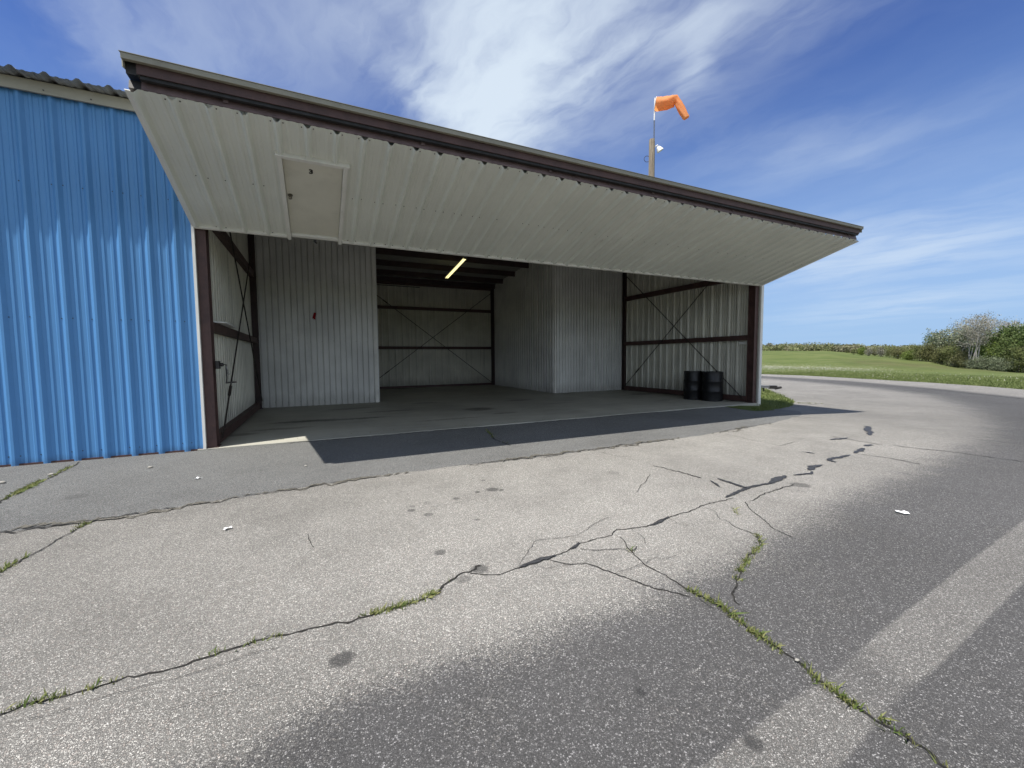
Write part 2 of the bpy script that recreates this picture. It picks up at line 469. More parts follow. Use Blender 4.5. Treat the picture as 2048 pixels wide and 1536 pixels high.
# asphalt
def stain_field(t, c, spots):
    out = None
    wv = t.vmath('SCALE', t.vmath('SUBTRACT', t.noise(c, 14, 5, 0.75, out=1), (0.5, 0.5, 0.5)), scale=0.26)
    for x, y, rx, ry, a in spots:
        k = (rx + ry) * 2.2
        v = t.vmath('ADD', t.vmath('SUBTRACT', c, (x, y, 0)), t.vmath('SCALE', wv, scale=min(k, 1.6)))
        d = t.vmath('LENGTH', t.vmath('MULTIPLY', v, (1 / rx, 1 / ry, 0)))
        e = t.mapr(d, 0.62, 1.16, a * 0.80, 0.0)
        out = e if out is None else t.math('MAXIMUM', out, e)
    return out
def asphalt(name, light, dark, spots, strip=False):
    mt, t, b = new_mat(name)
    c = t.coord()
    seal = t.attr('seal'); stripe = t.attr('stripe')
    n_big = t.noise(c, 0.55, 5, 0.6); n_mid = t.noise(c, 2.8, 5, 0.65); n_hi = t.noise(c, 120, 4, 0.75); n_gr = t.noise(c, 34, 3, 0.6)
    cw = t.vmath('ADD', c, t.vmath('SCALE', t.vmath('SUBTRACT', t.noise(c, 60, 2, 0.6, out=1), (0.5, 0.5, 0.5)), scale=0.010))
    vo = t.voronoi(cw, 160)
    ve = t.voronoi(cw, 160, 'DISTANCE_TO_EDGE')
    r1, r2, r3 = t.sep(vo.outputs['Color'])
    gap = t.mapr(ve.outputs['Distance'], 0.02, 0.16)
    s = t.math('ADD', seal, t.math('MULTIPLY', t.math('SUBTRACT', n_mid, 0.5), 0.80))
    s = t.math('ADD', s, t.math('MULTIPLY', t.math('SUBTRACT', n_big, 0.5), 0.42))
    s = t.math('ADD', s, t.math('MULTIPLY', t.math('SUBTRACT', r3, 0.5), 0.40))
    s = t.math('ADD', s, t.math('MULTIPLY', t.math('SUBTRACT', n_gr, 0.5), 0.5))
    s = t.mapr(s, 0.15, 0.85)
    s = t.math('MULTIPLY', s, t.mapr(t.math('ADD', stripe, t.math('MULTIPLY', t.math('SUBTRACT', n_gr, 0.5), 0.35)), 0.25, 0.75, 1.0, 0.50))
    tone = t.mapr(t.math('ADD', t.math('MULTIPLY', n_big, 0.6), t.math('MULTIPLY', n_mid, 0.4)), 0.32, 0.68, 0.82, 1.12)
    bright = t.math('POWER', r1, 2.2)
    stl = t.mix(bright, tuple(x * 0.68 for x in light), tuple(min(x * 1.75, 0.8) for x in light))
    stl = t.mix(t.math('MULTIPLY', t.mapr(r2, 0.80, 0.95), 0.30), stl, (0.40, 0.32, 0.27))
    a = t.mix(gap, tuple(x * 0.42 for x in light), stl)
    std = t.mix(t.math('POWER', r1, 4.5), tuple(x * 0.80 for x in dark), tuple(min(x * 2.9, 0.6) for x in dark))
    d = t.mix(gap, tuple(x * 0.60 for x in dark), std)
    col = t.mix(s, a, d)
    gm = t.mapr(n_hi, 0.30, 0.70, 0.60, 1.40, False)
    col = t.mix(1.0, col, t.comb(gm, gm, gm), 'MULTIPLY')
    tone = t.math('MULTIPLY', tone, t.math('ADD', 1.0, t.math('MULTIPLY', t.attr('bleach'), 0.40)))
    col = t.mix(1.0, col, t.comb(tone, tone, tone), 'MULTIPLY')
    stonem = t.math('MULTIPLY', gap, r1)
    if spots:
        col = t.mix(stain_field(t, c, spots), col, (0.03, 0.03, 0.03))
    t.link(col, b.inputs['Base Color'])
    b.inputs['Roughness'].default_value = 0.9
    b.inputs['Specular IOR Level'].default_value = 0.25
    hgt = t.math('ADD', t.math('MULTIPLY', gap, t.mixf(r1, 0.4, 1.0)), t.math('MULTIPLY', n_hi, 0.35))
    t.link(t.bump(hgt, 0.75, 0.006), b.inputs['Normal'])
    return mt

def GS(px, py, r, a=0.85, squash=1.0):
    p = G(px, py); return (p[0], p[1], r, r * squash, a)
apron_spots = [GS(685, 1318, .055, .9), GS(1508, 1486, .035), GS(1282, 1385, .022), GS(985, 979, .065), GS(1003, 980, .03), GS(955, 984, .03), GS(912, 997, .04, .7),
               GS(823, 1021, .04, .75), GS(824, 1013, .03, .5), GS(857, 1029, .045, .6), GS(880, 1105, .045, .75), GS(957, 1138, .06, .75), GS(928, 1158, .045, .5),
               GS(966, 961, .03, .6), GS(955, 1039, .025, .6), GS(855, 1006, .045, .3), GS(1600, 970, .10, .7), GS(1225, 945, .08, .25)]
M['asphalt'] = asphalt('weathered_asphalt', (0.276, 0.266, 0.240), (0.088, 0.086, 0.083), apron_spots)
M['strip'] = asphalt('patched_asphalt', (0.205, 0.208, 0.200), (0.080, 0.082, 0.083), [GS(150, 995, .10, .3)])

# concrete floor
mt, t, b = new_mat('oil_stained_concrete')
c = t.coord()
n1 = t.noise(c, 0.5, 6, 0.6); n2 = t.noise(t.mapping(c, scale=(1, 2.5, 1)), 1.3, 6, 0.65); n3 = t.noise(c, 30, 4, 0.6)
a = t.mix(t.mapr(n1, 0.3, 0.7), (0.36, 0.35, 0.295), (0.25, 0.243, 0.205))
a = t.mix(t.math('MULTIPLY', t.mapr(n2, 0.52, 0.74), 0.55), a, (0.17, 0.16, 0.135))
a = t.mix(t.math('MULTIPLY', t.mapr(n3, 0.4, 0.8), 0.15), a, (0.45, 0.44, 0.40))
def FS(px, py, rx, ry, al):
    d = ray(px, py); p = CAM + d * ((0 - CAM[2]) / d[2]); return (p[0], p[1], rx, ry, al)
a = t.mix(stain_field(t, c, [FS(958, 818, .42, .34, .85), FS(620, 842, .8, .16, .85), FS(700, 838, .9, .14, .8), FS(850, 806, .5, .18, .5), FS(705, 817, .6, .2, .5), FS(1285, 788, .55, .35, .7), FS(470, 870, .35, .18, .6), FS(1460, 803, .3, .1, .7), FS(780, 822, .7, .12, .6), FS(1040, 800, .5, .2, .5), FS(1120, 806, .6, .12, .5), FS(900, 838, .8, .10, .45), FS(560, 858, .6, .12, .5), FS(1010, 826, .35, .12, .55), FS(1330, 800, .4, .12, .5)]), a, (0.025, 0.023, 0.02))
t.link(a, b.inputs['Base Color'])
t.put(b.inputs['Roughness'], t.mapr(n2, 0.3, 0.75, 0.75, 0.42))
t.link(t.bump(n3, 0.2, 0.004), b.inputs['Normal'])
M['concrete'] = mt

# grass ground
mt, t, b = new_mat('meadow_ground')
c = t.coord()
g1 = t.noise(c, 0.06, 5, 0.6); g2 = t.noise(t.mapping(c, scale=(1, 1, 1)), 0.45, 6, 0.7); g3 = t.noise(c, 4.0, 4, 0.7)
a = t.mix(t.mapr(g1, 0.35, 0.65), (0.100, 0.126, 0.039), (0.070, 0.098, 0.028))
a = t.mix(t.math('MULTIPLY', t.mapr(g2, 0.42, 0.7), 0.55), a, (0.11, 0.128, 0.04))
a = t.mix(t.math('MULTIPLY', t.mapr(g3, 0.45, 0.75), 0.45), a, (0.036, 0.055, 0.014))
g4 = t.noise(t.mapping(c, scale=(0.10, 0.55, 1), rot=(0, 0, 0.5)), 1.0, 5, 0.65)
a = t.mix(t.math('MULTIPLY', t.mapr(g4, 0.45, 0.62), 0.55), a, (0.13, 0.14, 0.058))
a = t.mix(t.math('MULTIPLY', t.mapr(g4, 0.46, 0.34), 0.45), a, (0.046, 0.068, 0.020))
pale = t.attr('pale')
spk = t.mapr(t.noise(c, 1.7, 5, 0.75), 0.5, 0.62)
a = t.mix(t.math('MULTIPLY', pale, t.mapr(spk, 0, 1, 0.35, 1.0)), a, (0.27, 0.27, 0.21))
brown = t.attr('brown')
a = t.mix(t.math('MULTIPLY', brown, t.mapr(g2, 0.35, 0.6)), a, (0.082, 0.078, 0.034))
t.link(a, b.inputs['Base Color']); b.inputs['Roughness'].default_value = 0.95; b.inputs['Specular IOR Level'].default_value = 0.1
t.link(t.bump(g3, 0.6, 0.15), b.inputs['Normal'])
M['meadow'] = mt

def leafmat(name, c1, c2, trans=0.3, noise_scale=0.0, c3=None):
    mt, t, b = new_mat(name)
    rnd = t.n.new('ShaderNodeNewGeometry').outputs['Random Per Island']
    a = t.mix(rnd, c1, c2)
    if noise_scale:
        wc = t.n.new('ShaderNodeNewGeometry').outputs['Position']
        a = t.mix(t.mapr(t.noise(wc, noise_scale, 3, 0.5), 0.42, 0.60), a, c3)
    t.link(a, b.inputs['Base Color']); b.inputs['Roughness'].default_value = 0.6; b.inputs['Specular IOR Level'].default_value = 0.25
    tr = t.n.new('ShaderNodeBsdfTranslucent'); t.link(a, tr.inputs[0])
    ms = t.n.new('ShaderNodeMixShader'); ms.inputs[0].default_value = trans
    t.link(b.outputs[0], ms.inputs[1]); t.link(tr.outputs[0], ms.inputs[2]); t.link(ms.outputs[0], t.n['Material Output'].inputs[0])
    return mt
M['blade'] = leafmat('grass_blades', (0.105, 0.145, 0.036), (0.185, 0.21, 0.078), 0.35)
M['weed'] = leafmat('crack_weeds', (0.07, 0.12, 0.022), (0.25, 0.245, 0.10), 0.3)
M['flower'] = plain('seed_heads', (0.62, 0.60, 0.52), 0.9)
M['leaf_olive'] = leafmat('olive_leaves', (0.115, 0.145, 0.045), (0.20, 0.215, 0.085))
M['leaf_green'] = leafmat('green_leaves', (0.076, 0.120, 0.034), (0.136, 0.172, 0.056))
M['leaf_bright'] = leafmat('bright_leaves', (0.120, 0.172, 0.032), (0.184, 0.232, 0.056))
M['leaf_silver'] = leafmat('silver_leaves', (0.160, 0.192, 0.120), (0.264, 0.288, 0.200))
M['leaf_brown'] = leafmat('budding_leaves', (0.125, 0.130, 0.050), (0.195, 0.195, 0.080))
M['leaf_twig'] = leafmat('bare_twigs', (0.18, 0.175, 0.13), (0.26, 0.255, 0.20), 0.1)
M['leaf_shrub'] = leafmat('shrub_leaves', (0.12, 0.145, 0.085), (0.19, 0.22, 0.13))
M['leaf_dark'] = leafmat('dark_leaves', (0.044, 0.080, 0.020), (0.088, 0.136, 0.036))
M['leaf_far'] = leafmat('far_leaves', (0.16, 0.185, 0.075), (0.235, 0.25, 0.12), 0.35, 0.06, (0.20, 0.19, 0.115))
M['bark'] = plain('grey_bark', (0.13, 0.11, 0.09), 0.9)
M['pale_bark'] = plain('pale_bark', (0.42, 0.39, 0.34), 0.85)

# ------------------------------------------------------------------ ground sheets
nA, radii = 288, np.concatenate([np.linspace(0.3, 24, 14), np.geomspace(27, 420, 70), np.geomspace(480, 3000, 14)])
az = np.linspace(-math.pi, math.pi, nA, endpoint=False)
az = np.sort(np.concatenate([az, np.linspace(R(48), R(86), 160)]))
nA = len(az)
AZ, RR = np.meshgrid(az, radii, indexing='ij')
X = CAM[0] + RR * np.sin(AZ); Y = CAM[1] + RR * np.cos(AZ)
Z = terrain(X, Y) - 0.03 * (RR < 60)
Z += (RR > 45) * (np.sin(X * 0.11) * np.cos(Y * 0.09) * 0.12)
def gridfaces(na, nr, wrap=True):
    i = np.arange(na if wrap else na - 1); j = np.arange(nr - 1)
    I, J = np.meshgrid(i, j, indexing='ij')
    I2 = (I + 1) % na
    return np.stack([I * nr + J, I2 * nr + J, I2 * nr + J + 1, I * nr + J + 1], -1).reshape(-1, 4)[:, ::-1]
# dandelion belt beyond the apron and the brownish hollow at the wood's edge: patches of the field itself
degA = np.degrees(AZ)
pale = np.exp(-((RR - 74) / 9) ** 2) * ss(48, 56, degA) * (1 - ss(63, 70, degA)) * 0.9
pale = np.maximum(pale, 0.22 * np.exp(-((RR - 52) / 9) ** 2) * ss(48, 56, degA))
brown = np.exp(-((RR - 115) / 22) ** 2) * ss(62, 67, degA) * (1 - ss(74, 78, degA)) * 0.9
gverts = np.stack([X, Y, Z], -1).reshape(-1, 3)
ground = np_mesh('ground', gverts, gridfaces(nA, len(radii)), M['meadow'], {'pale': pale.ravel(), 'brown': brown.ravel()}, smooth=True)
tag(ground, kind='structure')

# apron boundary seen from where the pavement was walked
BA = [R(a) for a in (-180, -90, 0, 40, 50, 56.3, 61, 66, 71.5, 76.5, 82, 95, 130, 180)]
BR = [32, 32, 34, 40, 46, 44.6, 42.2, 37.0, 32.6, 28.8, 26.5, 24, 28, 32]
az2 = np.sort(np.concatenate([np.linspace(-math.pi, math.pi, 200, endpoint=False), np.linspace(R(-32), R(84), 760)]))
bR = np.interp(az2, BA, BR)
wob = np.interp(az2, np.linspace(-math.pi, math.pi, 500), rng.normal(0, 0.10, 500))
bR = bR + wob
k = np.linspace(0, 1, 250)
AZ2, K2 = np.meshgrid(az2, k, indexing='ij')
R2 = 0.45 * (bR[:, None] / 0.45) ** K2
X2 = CAM[0] + R2 * np.sin(AZ2); Y2 = CAM[1] + R2 * np.cos(AZ2)
Z2 = terrain(X2, Y2) + 0.0
def seg_sd(Xq, Yq, line):
    """signed distance to a polyline: positive on its right side"""
    best = np.full(Xq.shape, 1e9); sg = np.ones(Xq.shape)
    for (x0, y0), (x1, y1) in zip(line[:-1], line[1:]):
        dx, dy = x1 - x0, y1 - y0; L2 = dx * dx + dy * dy
        tt = np.clip(((Xq - x0) * dx + (Yq - y0) * dy) / L2, 0, 1)
        ex, ey = Xq - x0 - tt * dx, Yq - y0 - tt * dy
        d = np.hypot(ex, ey)
        side = np.sign(dx * ey - dy * ex)
        upd = d < best - 1e-9
        best = np.where(upd, d, best); sg = np.where(upd, -side, sg)
    return best * sg
seal_px = [(60, 1800), (380, 1536), (700, 1372), (1000, 1290), (1250, 1205), (1400, 1140), (1560, 1060), (1700, 985), (1830, 932), (1950, 880), (1972, 850), (1925, 812), (1850, 790), (1740, 776), (1600, 763), (1525, 757)]
seal_ln = [tuple(G(*p)) for p in seal_px]
sd = seg_sd(X2, Y2, seal_ln)
dist = np.hypot(X2 - CAM[0], Y2 - CAM[1])
wdt = 0.20 + 0.048 * dist
seal = ss(-1, 1, sd / wdt)
up_ln = [tuple(G(*p)) for p in [(1525, 752), (1700, 762), (1900, 779), (2048, 795), (2300, 820)]]
sdu = seg_sd(X2, Y2, up_ln)
seal *= np.where(dist < 12, 1.0, ss(-1, 1, sdu / 0.7))
seal *= 0.90
# other faint darker drifts on the light pavement
l_ln = [tuple(G(*p)) for p in [(1350, 1570), (1410, 1530), (1594, 1390), (1792, 1239), (1929, 1130), (2048, 1040), (2300, 870)]]
r_ln = [tuple(G(*p)) for p in [(1640, 1570), (1680, 1533), (1758, 1448), (1895, 1315), (2048, 1164), (2300, 950)]]
stripe = ss(-1, 1, seg_sd(X2, Y2, l_ln) / 0.028) * ss(-1, 1, -seg_sd(X2, Y2, r_ln) / 0.028)
mid = [tuple(G(*p)) for p in [(1600, 1330), (1740, 1430)]]
c0 = (np.array(mid[0]) + np.array(mid[1])) / 2
stripe *= 1 - 0.5 * np.exp(-((np.hypot(X2 - G(1690, 1345)[0], Y2 - G(1690, 1345)[1])) / 0.32) ** 4)
b0, b1 = G(1150, 990), G(1560, 900)
bleach = np.maximum(np.exp(-(((X2 - b0[0]) ** 2 + (Y2 - b0[1]) ** 2) / 2.6 ** 2)), np.exp(-(((X2 - b1[0]) ** 2 + (Y2 - b1[1]) ** 2) / 3.6 ** 2)))
averts = np.stack([X2, Y2, Z2], -1).reshape(-1, 3)
apron = np_mesh('apron', averts, gridfaces(len(az2), len(k)), M['asphalt'], {'seal': seal.ravel(), 'stripe': stripe.ravel(), 'bleach': bleach.ravel()}, smooth=True)
tag(apron, kind='structure')

# newer strip laid along the hangar front
xs = np.linspace(-9, 12.3, 220)
edge_x = [-9, -.75, -.16, .49, 1.31, 2.36, 3.59, 5.16, 7.2, 9.5, 11.2, 12.3]
edge_y = [-2.95, -2.86, -2.87, -2.74, -2.66, -2.56, -2.6, -2.6, -2.56, -2.3, -1.9, -1.3]
ey = np.interp(xs, edge_x, edge_y) + np.interp(xs, np.linspace(-9, 12.3, 120), rng.normal(0, 0.022, 120))
T = np.linspace(0, 1, 8)
XS, TT = np.meshgrid(xs, T, indexing='ij')
YS = ey[:, None] * (1 - TT) + (-0.035 if True else 0) * TT
ZS = terrain(XS, YS) + 0.007
ZS[:, 0] -= 0.006
strip = np_mesh('pavement_strip', np.stack([XS, YS, ZS], -1).reshape(-1, 3), gridfaces(len(xs), len(T), False), M['strip'],
                {'seal': np.clip(0.15 + 0.5 * (TT.ravel() > 2), 0, 1), 'stripe': np.zeros(XS.size)}, smooth=True)
tag(strip, kind='structure')
# loose dark edge of the strip
def ribbon(name, pts, wds, mat, dz=0.010, parent=None, jag=0.25, step=0.05, seed=0, patchy=0.0):
    rr = random.Random(seed)
    P = [np.array(p, float) for p in pts]
    S = [0]
    for a_, b_ in zip(P[:-1], P[1:]): S.append(S[-1] + np.linalg.norm(b_ - a_))
    n = max(int(S[-1] / step), 4)
    q = np.linspace(0, S[-1], n)
    xs_ = np.interp(q, S, [p[0] for p in P]); ys_ = np.interp(q, S, [p[1] for p in P])
    wd_ = np.interp(q, S, wds)
    mbx = MB(); prev = None; walk = 0.0
    for i in range(n):
        j0, j1 = max(i - 1, 0), min(i + 1, n - 1)
        dx, dy = xs_[j1] - xs_[j0], ys_[j1] - ys_[j0]; L = math.hypot(dx, dy) or 1
        nx, ny = -dy / L, dx / L
        walk = walk * .72 + rr.gauss(0, 1) * jag * max(wd_[i], 0.010)
        of = walk
        kw = 0.45 + 0.55 * rr.random()
        if patchy: kw *= max(0.0, min(1.0, 0.5 + 1.8 * math.sin(q[i] * 2.1 + seed) * math.sin(q[i] * .83 + 1) + rr.gauss(0, .4)))
        wl = wd_[i] * kw * 0.5; wr = wd_[i] * kw * (0.6 + rr.random() * .6) * 0.5
        x, y = xs_[i] + nx * of, ys_[i] + ny * of
        dz_ = dz + (0.007 if (x < 12.2 and y > np.interp(x, edge_x, edge_y) - .06) else 0.0)
        a1 = mbx.vert((x + nx * wl, y + ny * wl, tz(x, y) + dz_)); a2 = mbx.vert((x - nx * wr, y - ny * wr, tz(x, y) + dz_))
        if prev: mbx.face((prev[0], prev[1], a2, a1))
        prev = (a1, a2)
    return mbx.build(name, mat, parent)
def PX(lst): return [G(*p) for p in lst]

main = [(-60, 1450), (0, 1430), (60, 1408), (150, 1385), (240, 1360), (330, 1340), (400, 1318), (490, 1290), (560, 1272), (640, 1255), (700, 1242), (760, 1224), (830, 1205), (870, 1188), (884, 1170), (920, 1153), (945, 1142), (962, 1132)]
main2 = [(940, 1149), (1000, 1150), (1060, 1129), (1110, 1113), (1145, 1094), (1160, 1086), (1225, 1072), (1236, 1060), (1262, 1058), (1296, 1054), (1336, 1034), (1370, 1026), (1402, 1014), (1441, 1003), (1465, 996)]
cracks = [(main, (.012, .028)), (main2, (.012, .018)),
          ([(1100, 1122), (1140, 1129), (1172, 1127), (1230, 1148), (1290, 1170), (1340, 1183), (1375, 1196)], (.012, .016)),
          ([(1240, 1075), (1256, 1096), (1290, 1128), (1330, 1150), (1376, 1180), (1440, 1212), (1500, 1260), (1546, 1292), (1600, 1326), (1640, 1366), (1690, 1400), (1740, 1432), (1800, 1466), (1850, 1502), (1920, 1560)], (.010, .020)),
          ([(1450, 1040), (1470, 1055), (1515, 1070), (1522, 1090), (1500, 1112), (1482, 1140), (1470, 1168), (1464, 1190), (1475, 1210)], (.008, .016)),
          ([(1492, 1005), (1500, 1020), (1550, 1060), (1583, 1076)], (.012, .012)),
          ([(1500, 1003), (1532, 986), (1588, 970)], (.012, .02)),
          ([(1785, 890), (1805, 894), (1906, 904), (1995, 917), (2060, 926)], (.03, .03)),
          ([(1716, 909), (1780, 917), (1840, 929)], (.02, .03)),
          ([(1656, 871), (1685, 877), (1767, 890)], (.02, .03)),
          ([(1818, 817), (1870, 819), (1938, 822)], (.03, .03)),
          ([(1307, 932), (1352, 943), (1400, 957)], (.02, .03)),
          ([(160, 925), (120, 946), (60, 975), (0, 1005), (-40, 1030)], (.02, .03)),
          ([(178, 1046), (140, 1065), (90, 1095), (20, 1133), (-30, 1160)], (.012, .02)),
          ([(614, 1070), (618, 1080), (626, 1096)], (.006, .010)),
          ([(975, 860), (990, 880), (1022, 892)], (.02, .03)),
          ([(1037, 1133), (1045, 1122), (1068, 1083), (1150, 1072), (1185, 1050), (1215, 1035)], (.005, .007)),
          ([(1160, 1098), (1190, 1101), (1245, 1100), (1262, 1108), (1272, 1094)], (.008, .010)),
          ([(0, 1455), (90, 1432), (200, 1396), (330, 1366), (420, 1336), (560, 1297)], (.003, .005)),
          ([(1272, 985), (1290, 965), (1300, 950)], (.006, .010)),
          ([(1450, 868), (1500, 880), (1562, 892), (1590, 884)], (.012, .015)),
          ([(840, 1018), (900, 1010), (950, 1000)], (.005, .006)),
          ([(1520, 824), (1600, 812), (1650, 806)], (.02, .03)),
          ([(1545, 757), (1700, 768), (1850, 778), (2048, 798)], (.05, .10)),
          ([(1680, 786), (1760, 790), (1880, 797)], (.04, .06)),
          ([(1290, 1128), (1310, 1118), (1330, 1122), (1352, 1112)], (.004, .006)), ([(1375, 1196), (1400, 1200), (1420, 1216), (1450, 1228), (1500, 1226)], (.005, .006)),
          ([(1336, 1034), (1352, 1048), (1390, 1056)], (.004, .006)), ([(1060, 1129), (1090, 1140), (1150, 1131)], (.004, .005)), ([(1262, 1058), (1285, 1075), (1292, 1090)], (.004, .006)),
          ([(1400, 1014), (1428, 1022), (1440, 1040)], (.006, .006)), ([(1520, 985), (1560, 978), (1610, 985)], (.006, .008)), ([(1200, 905), (1240, 915), (1262, 913)], (.01, .012)),
          ([(700, 1160), (760, 1152), (800, 1143)], (.003, .004)), ([(1230, 1148), (1260, 1140), (1290, 1128)], (.004, .005)), ([(340, 1420), (430, 1390), (520, 1368)], (.003, .004))]
for i, (ln, wd) in enumerate(cracks):
    ribbon('crack', PX(ln), list(np.linspace(wd[0], wd[1], len(ln)) * 0.85), M['crackdirt'], 0.003 + 0.0002 * i, apron, 0.38, 0.025, i)
ribbon('edge_joint', [(x, np.interp(x, edge_x, edge_y)) for x in np.linspace(-9, 9.5, 60)], [0.09] * 60, M['gravel'], 0.0025, apron, 0.35, 0.03, 77, 1.0)
ribbon('edge_joint', [(x, np.interp(x, edge_x, edge_y) - .02) for x in np.linspace(-9, 9.5, 60)], [0.03] * 60, M['crackdirt'], 0.0032, apron, 0.6, 0.03, 78, 1.0)
ribbon('edge_joint', [(x, -0.062) for x in np.linspace(-0.1, 12.3, 40)], [0.05] * 40, M['crackdirt'], 0.006, apron, 0.25, 0.04, 79, 1.0)
tars = [([(1040, 1136), (1065, 1128), (1090, 1120), (1112, 1113)], (.03, .10, .10, .03)), ([(1142, 1100), (1150, 1095), (1158, 1086)], (.02, .05, .02)),
        ([(1300, 1052), (1316, 1046), (1336, 1034)], (.02, .07, .02)), ([(1452, 996), (1475, 985), (1492, 977)], (.03, .10, .08)), ([(1435, 958), (1465, 968), (1492, 977)], (.05, .10, .10)),
        ([(1492, 977), (1515, 972), (1542, 967)], (.10, .07, .05)), ([(1540, 967), (1552, 962), (1562, 957), (1570, 952)], (.05, .18, .2, .05)), ([(1587, 951), (1610, 949), (1626, 948), (1624, 944)], (.04, .10, .08, .05)),
        ([(1619, 941), (1630, 935), (1645, 931)], (.1, .18, .05)), ([(1672, 925), (1656, 921), (1662, 917), (1680, 915), (1702, 911)], (.06, .12, .14, .12, .05)),
        ([(1710, 907), (1718, 900), (1726, 897)], (.1, .18, .06)), ([(1728, 892), (1742, 890)], (.15, .1)), ([(1733, 853), (1736, 862), (1741, 871)], (.18, .22, .1)),
        ([(1420, 962), (1430, 968), (1440, 975)], (.03, .06, .03)), ([(1660, 880), (1678, 878), (1695, 876)], (.05, .14, .05)), ([(1604, 904), (1618, 906), (1630, 908)], (.04, .08, .03)),
        ]
for i, (ln, wd) in enumerate(tars):
    ribbon('sealer_patch', PX(ln), [x * .65 for x in wd], M['tar'], 0.0085, apron, 0.08, 0.03, 200 + i)

# ------------------------------------------------------------------ concrete floor
W_, H_, D1, XA, XB, D2 = 12.5, 3.219, 5.495, 3.162, 9.330, 11.170
fl = MB(); fl.box((-0.10, -0.045, -0.25), (W_ + 0.02, D2, 0.0))
floor = fl.build('floor', M['concrete'], bevel=0.003)
tag(floor, kind='structure')

# ------------------------------------------------------------------ ribbed sheet metal
def rib_profile(u0, u1, phase, pitch=0.295, hh=0.032, base=0.088, top=0.030, minor=True, mh=0.008):
    pts = []
    n0 = math.floor((u0 - phase) / pitch) - 1; n1 = math.ceil((u1 - phase) / pitch) + 1
    for n in range(n0, n1 + 1):
        c = phase + n * pitch
        pts += [(c - base / 2, 0), (c - top / 2, hh), (c + top / 2, hh), (c + base / 2, 0)]
        if minor:
            for q in (1 / 3, 2 / 3):
                x = c + base * 0.10 + pitch * q * 0.97
                pts += [(x - .022, 0), (x - .012, mh), (x + .012, mh), (x + .022, 0)]
    pts.sort()
    def at(u):
        for (a, ha), (b, hb) in zip(pts[:-1], pts[1:]):
            if a <= u <= b: return ha + (hb - ha) * ((u - a) / (b - a) if b > a else 0)
        return 0.0
    out = [(u0, at(u0))] + [p for p in pts if u0 < p[0] < u1] + [(u1, at(u1))]
    return out
def groove_profile(u0, u1, phase, pitch=0.151, depth=0.040, wd=0.028):
    pts = []
    for n in range(math.floor((u0 - phase) / pitch) - 1, math.ceil((u1 - phase) / pitch) + 2):
        c = phase + n * pitch
        pts += [(c - wd / 2, 0), (c - wd * .3, -depth), (c + wd * .3, -depth), (c + wd / 2, 0)]
    return [(u0, 0)] + [p for p in pts if u0 < p[0] < u1] + [(u1, 0)]
def rib_groove(u0, u1, phase, pitch=0.295, hh=0.04, base=0.085, top=0.035, gd=0.035, gw=0.016):
    pts = []
    for n in range(math.floor((u0 - phase) / pitch) - 1, math.ceil((u1 - phase) / pitch) + 2):
        c = phase + n * pitch
        pts += [(c - base / 2, 0), (c - top / 2, hh), (c + top / 2, hh), (c + base / 2, 0)]
        for q in (0.26, 0.5, 0.74):
            x = c + pitch * q
            pts += [(x - gw / 2, 0), (x - gw * .35, -gd), (x + gw * .35, -gd), (x + gw / 2, 0)]
    return [(u0, 0)] + [p for p in pts if u0 < p[0] < u1] + [(u1, 0)]
def sheet(mb, prof, O, U, V, N, v0, v1, nv=1, fv=None):
    """sheet spanned by U (profile axis) and V; N is the side the ribs stand out on. v0/v1 may be functions of u."""
    O, U, V, N = (np.array(a, float) for a in (O, U, V, N))
    cols = []
    for u, h in prof:
        a = v0(u) if callable(v0) else v0; b_ = v1(u) if callable(v1) else v1
        cols.append([mb.vert(O + U * u + V * (a + (b_ - a) * j / nv) + N * h) for j in range(nv + 1)])
    for c0, c1 in zip(cols[:-1], cols[1:]):
        for j in range(nv): mb.face((c0[j], c1[j], c1[j + 1], c0[j + 1]))
def roof_z(y):
    return 4.70 + 0.080 * min(y, D2 - y)

hangar = empty('hangar', (0, 0, 0))
tag(hangar, 'long metal aircraft hangar, blue ribbed front at left, open bay with raised white door', 'hangar')
EX = (1, 0, 0); EY = (0, 1, 0); EZ = (0, 0, 1)

# blue front wall
mb = MB()
pr = rib_profile(-13.5, -0.012, -0.222, 0.295, 0.034, 0.098, 0.026, True, 0.009)
sheet(mb, pr, (0, 0, 0), EX, EZ, (0, -1, 0), -0.02, 4.64)
mb.cur = 1
for zz, off in ((0.10, 0), (1.86, 0.0), (3.55, 0.0)):
    for n in range(-1, 24):
        c = -0.222 - n * 0.295
        if c > -0.05: continue
        for dx_ in ((-.055,) if (n % 2) else (-.055, .052)):
            mb.disc((c + dx_, 0, zz + rng.normal(0, .004)), (0, -1, 0), 0.0065, 6, 0.006)
mb.cur = 2
mb.box((-13.5, -0.012, -0.034), (-0.03, 0.02, 0.004))
front = mb.build('front_wall', [M['blue'], M['screw'], M['oxide']], hangar)

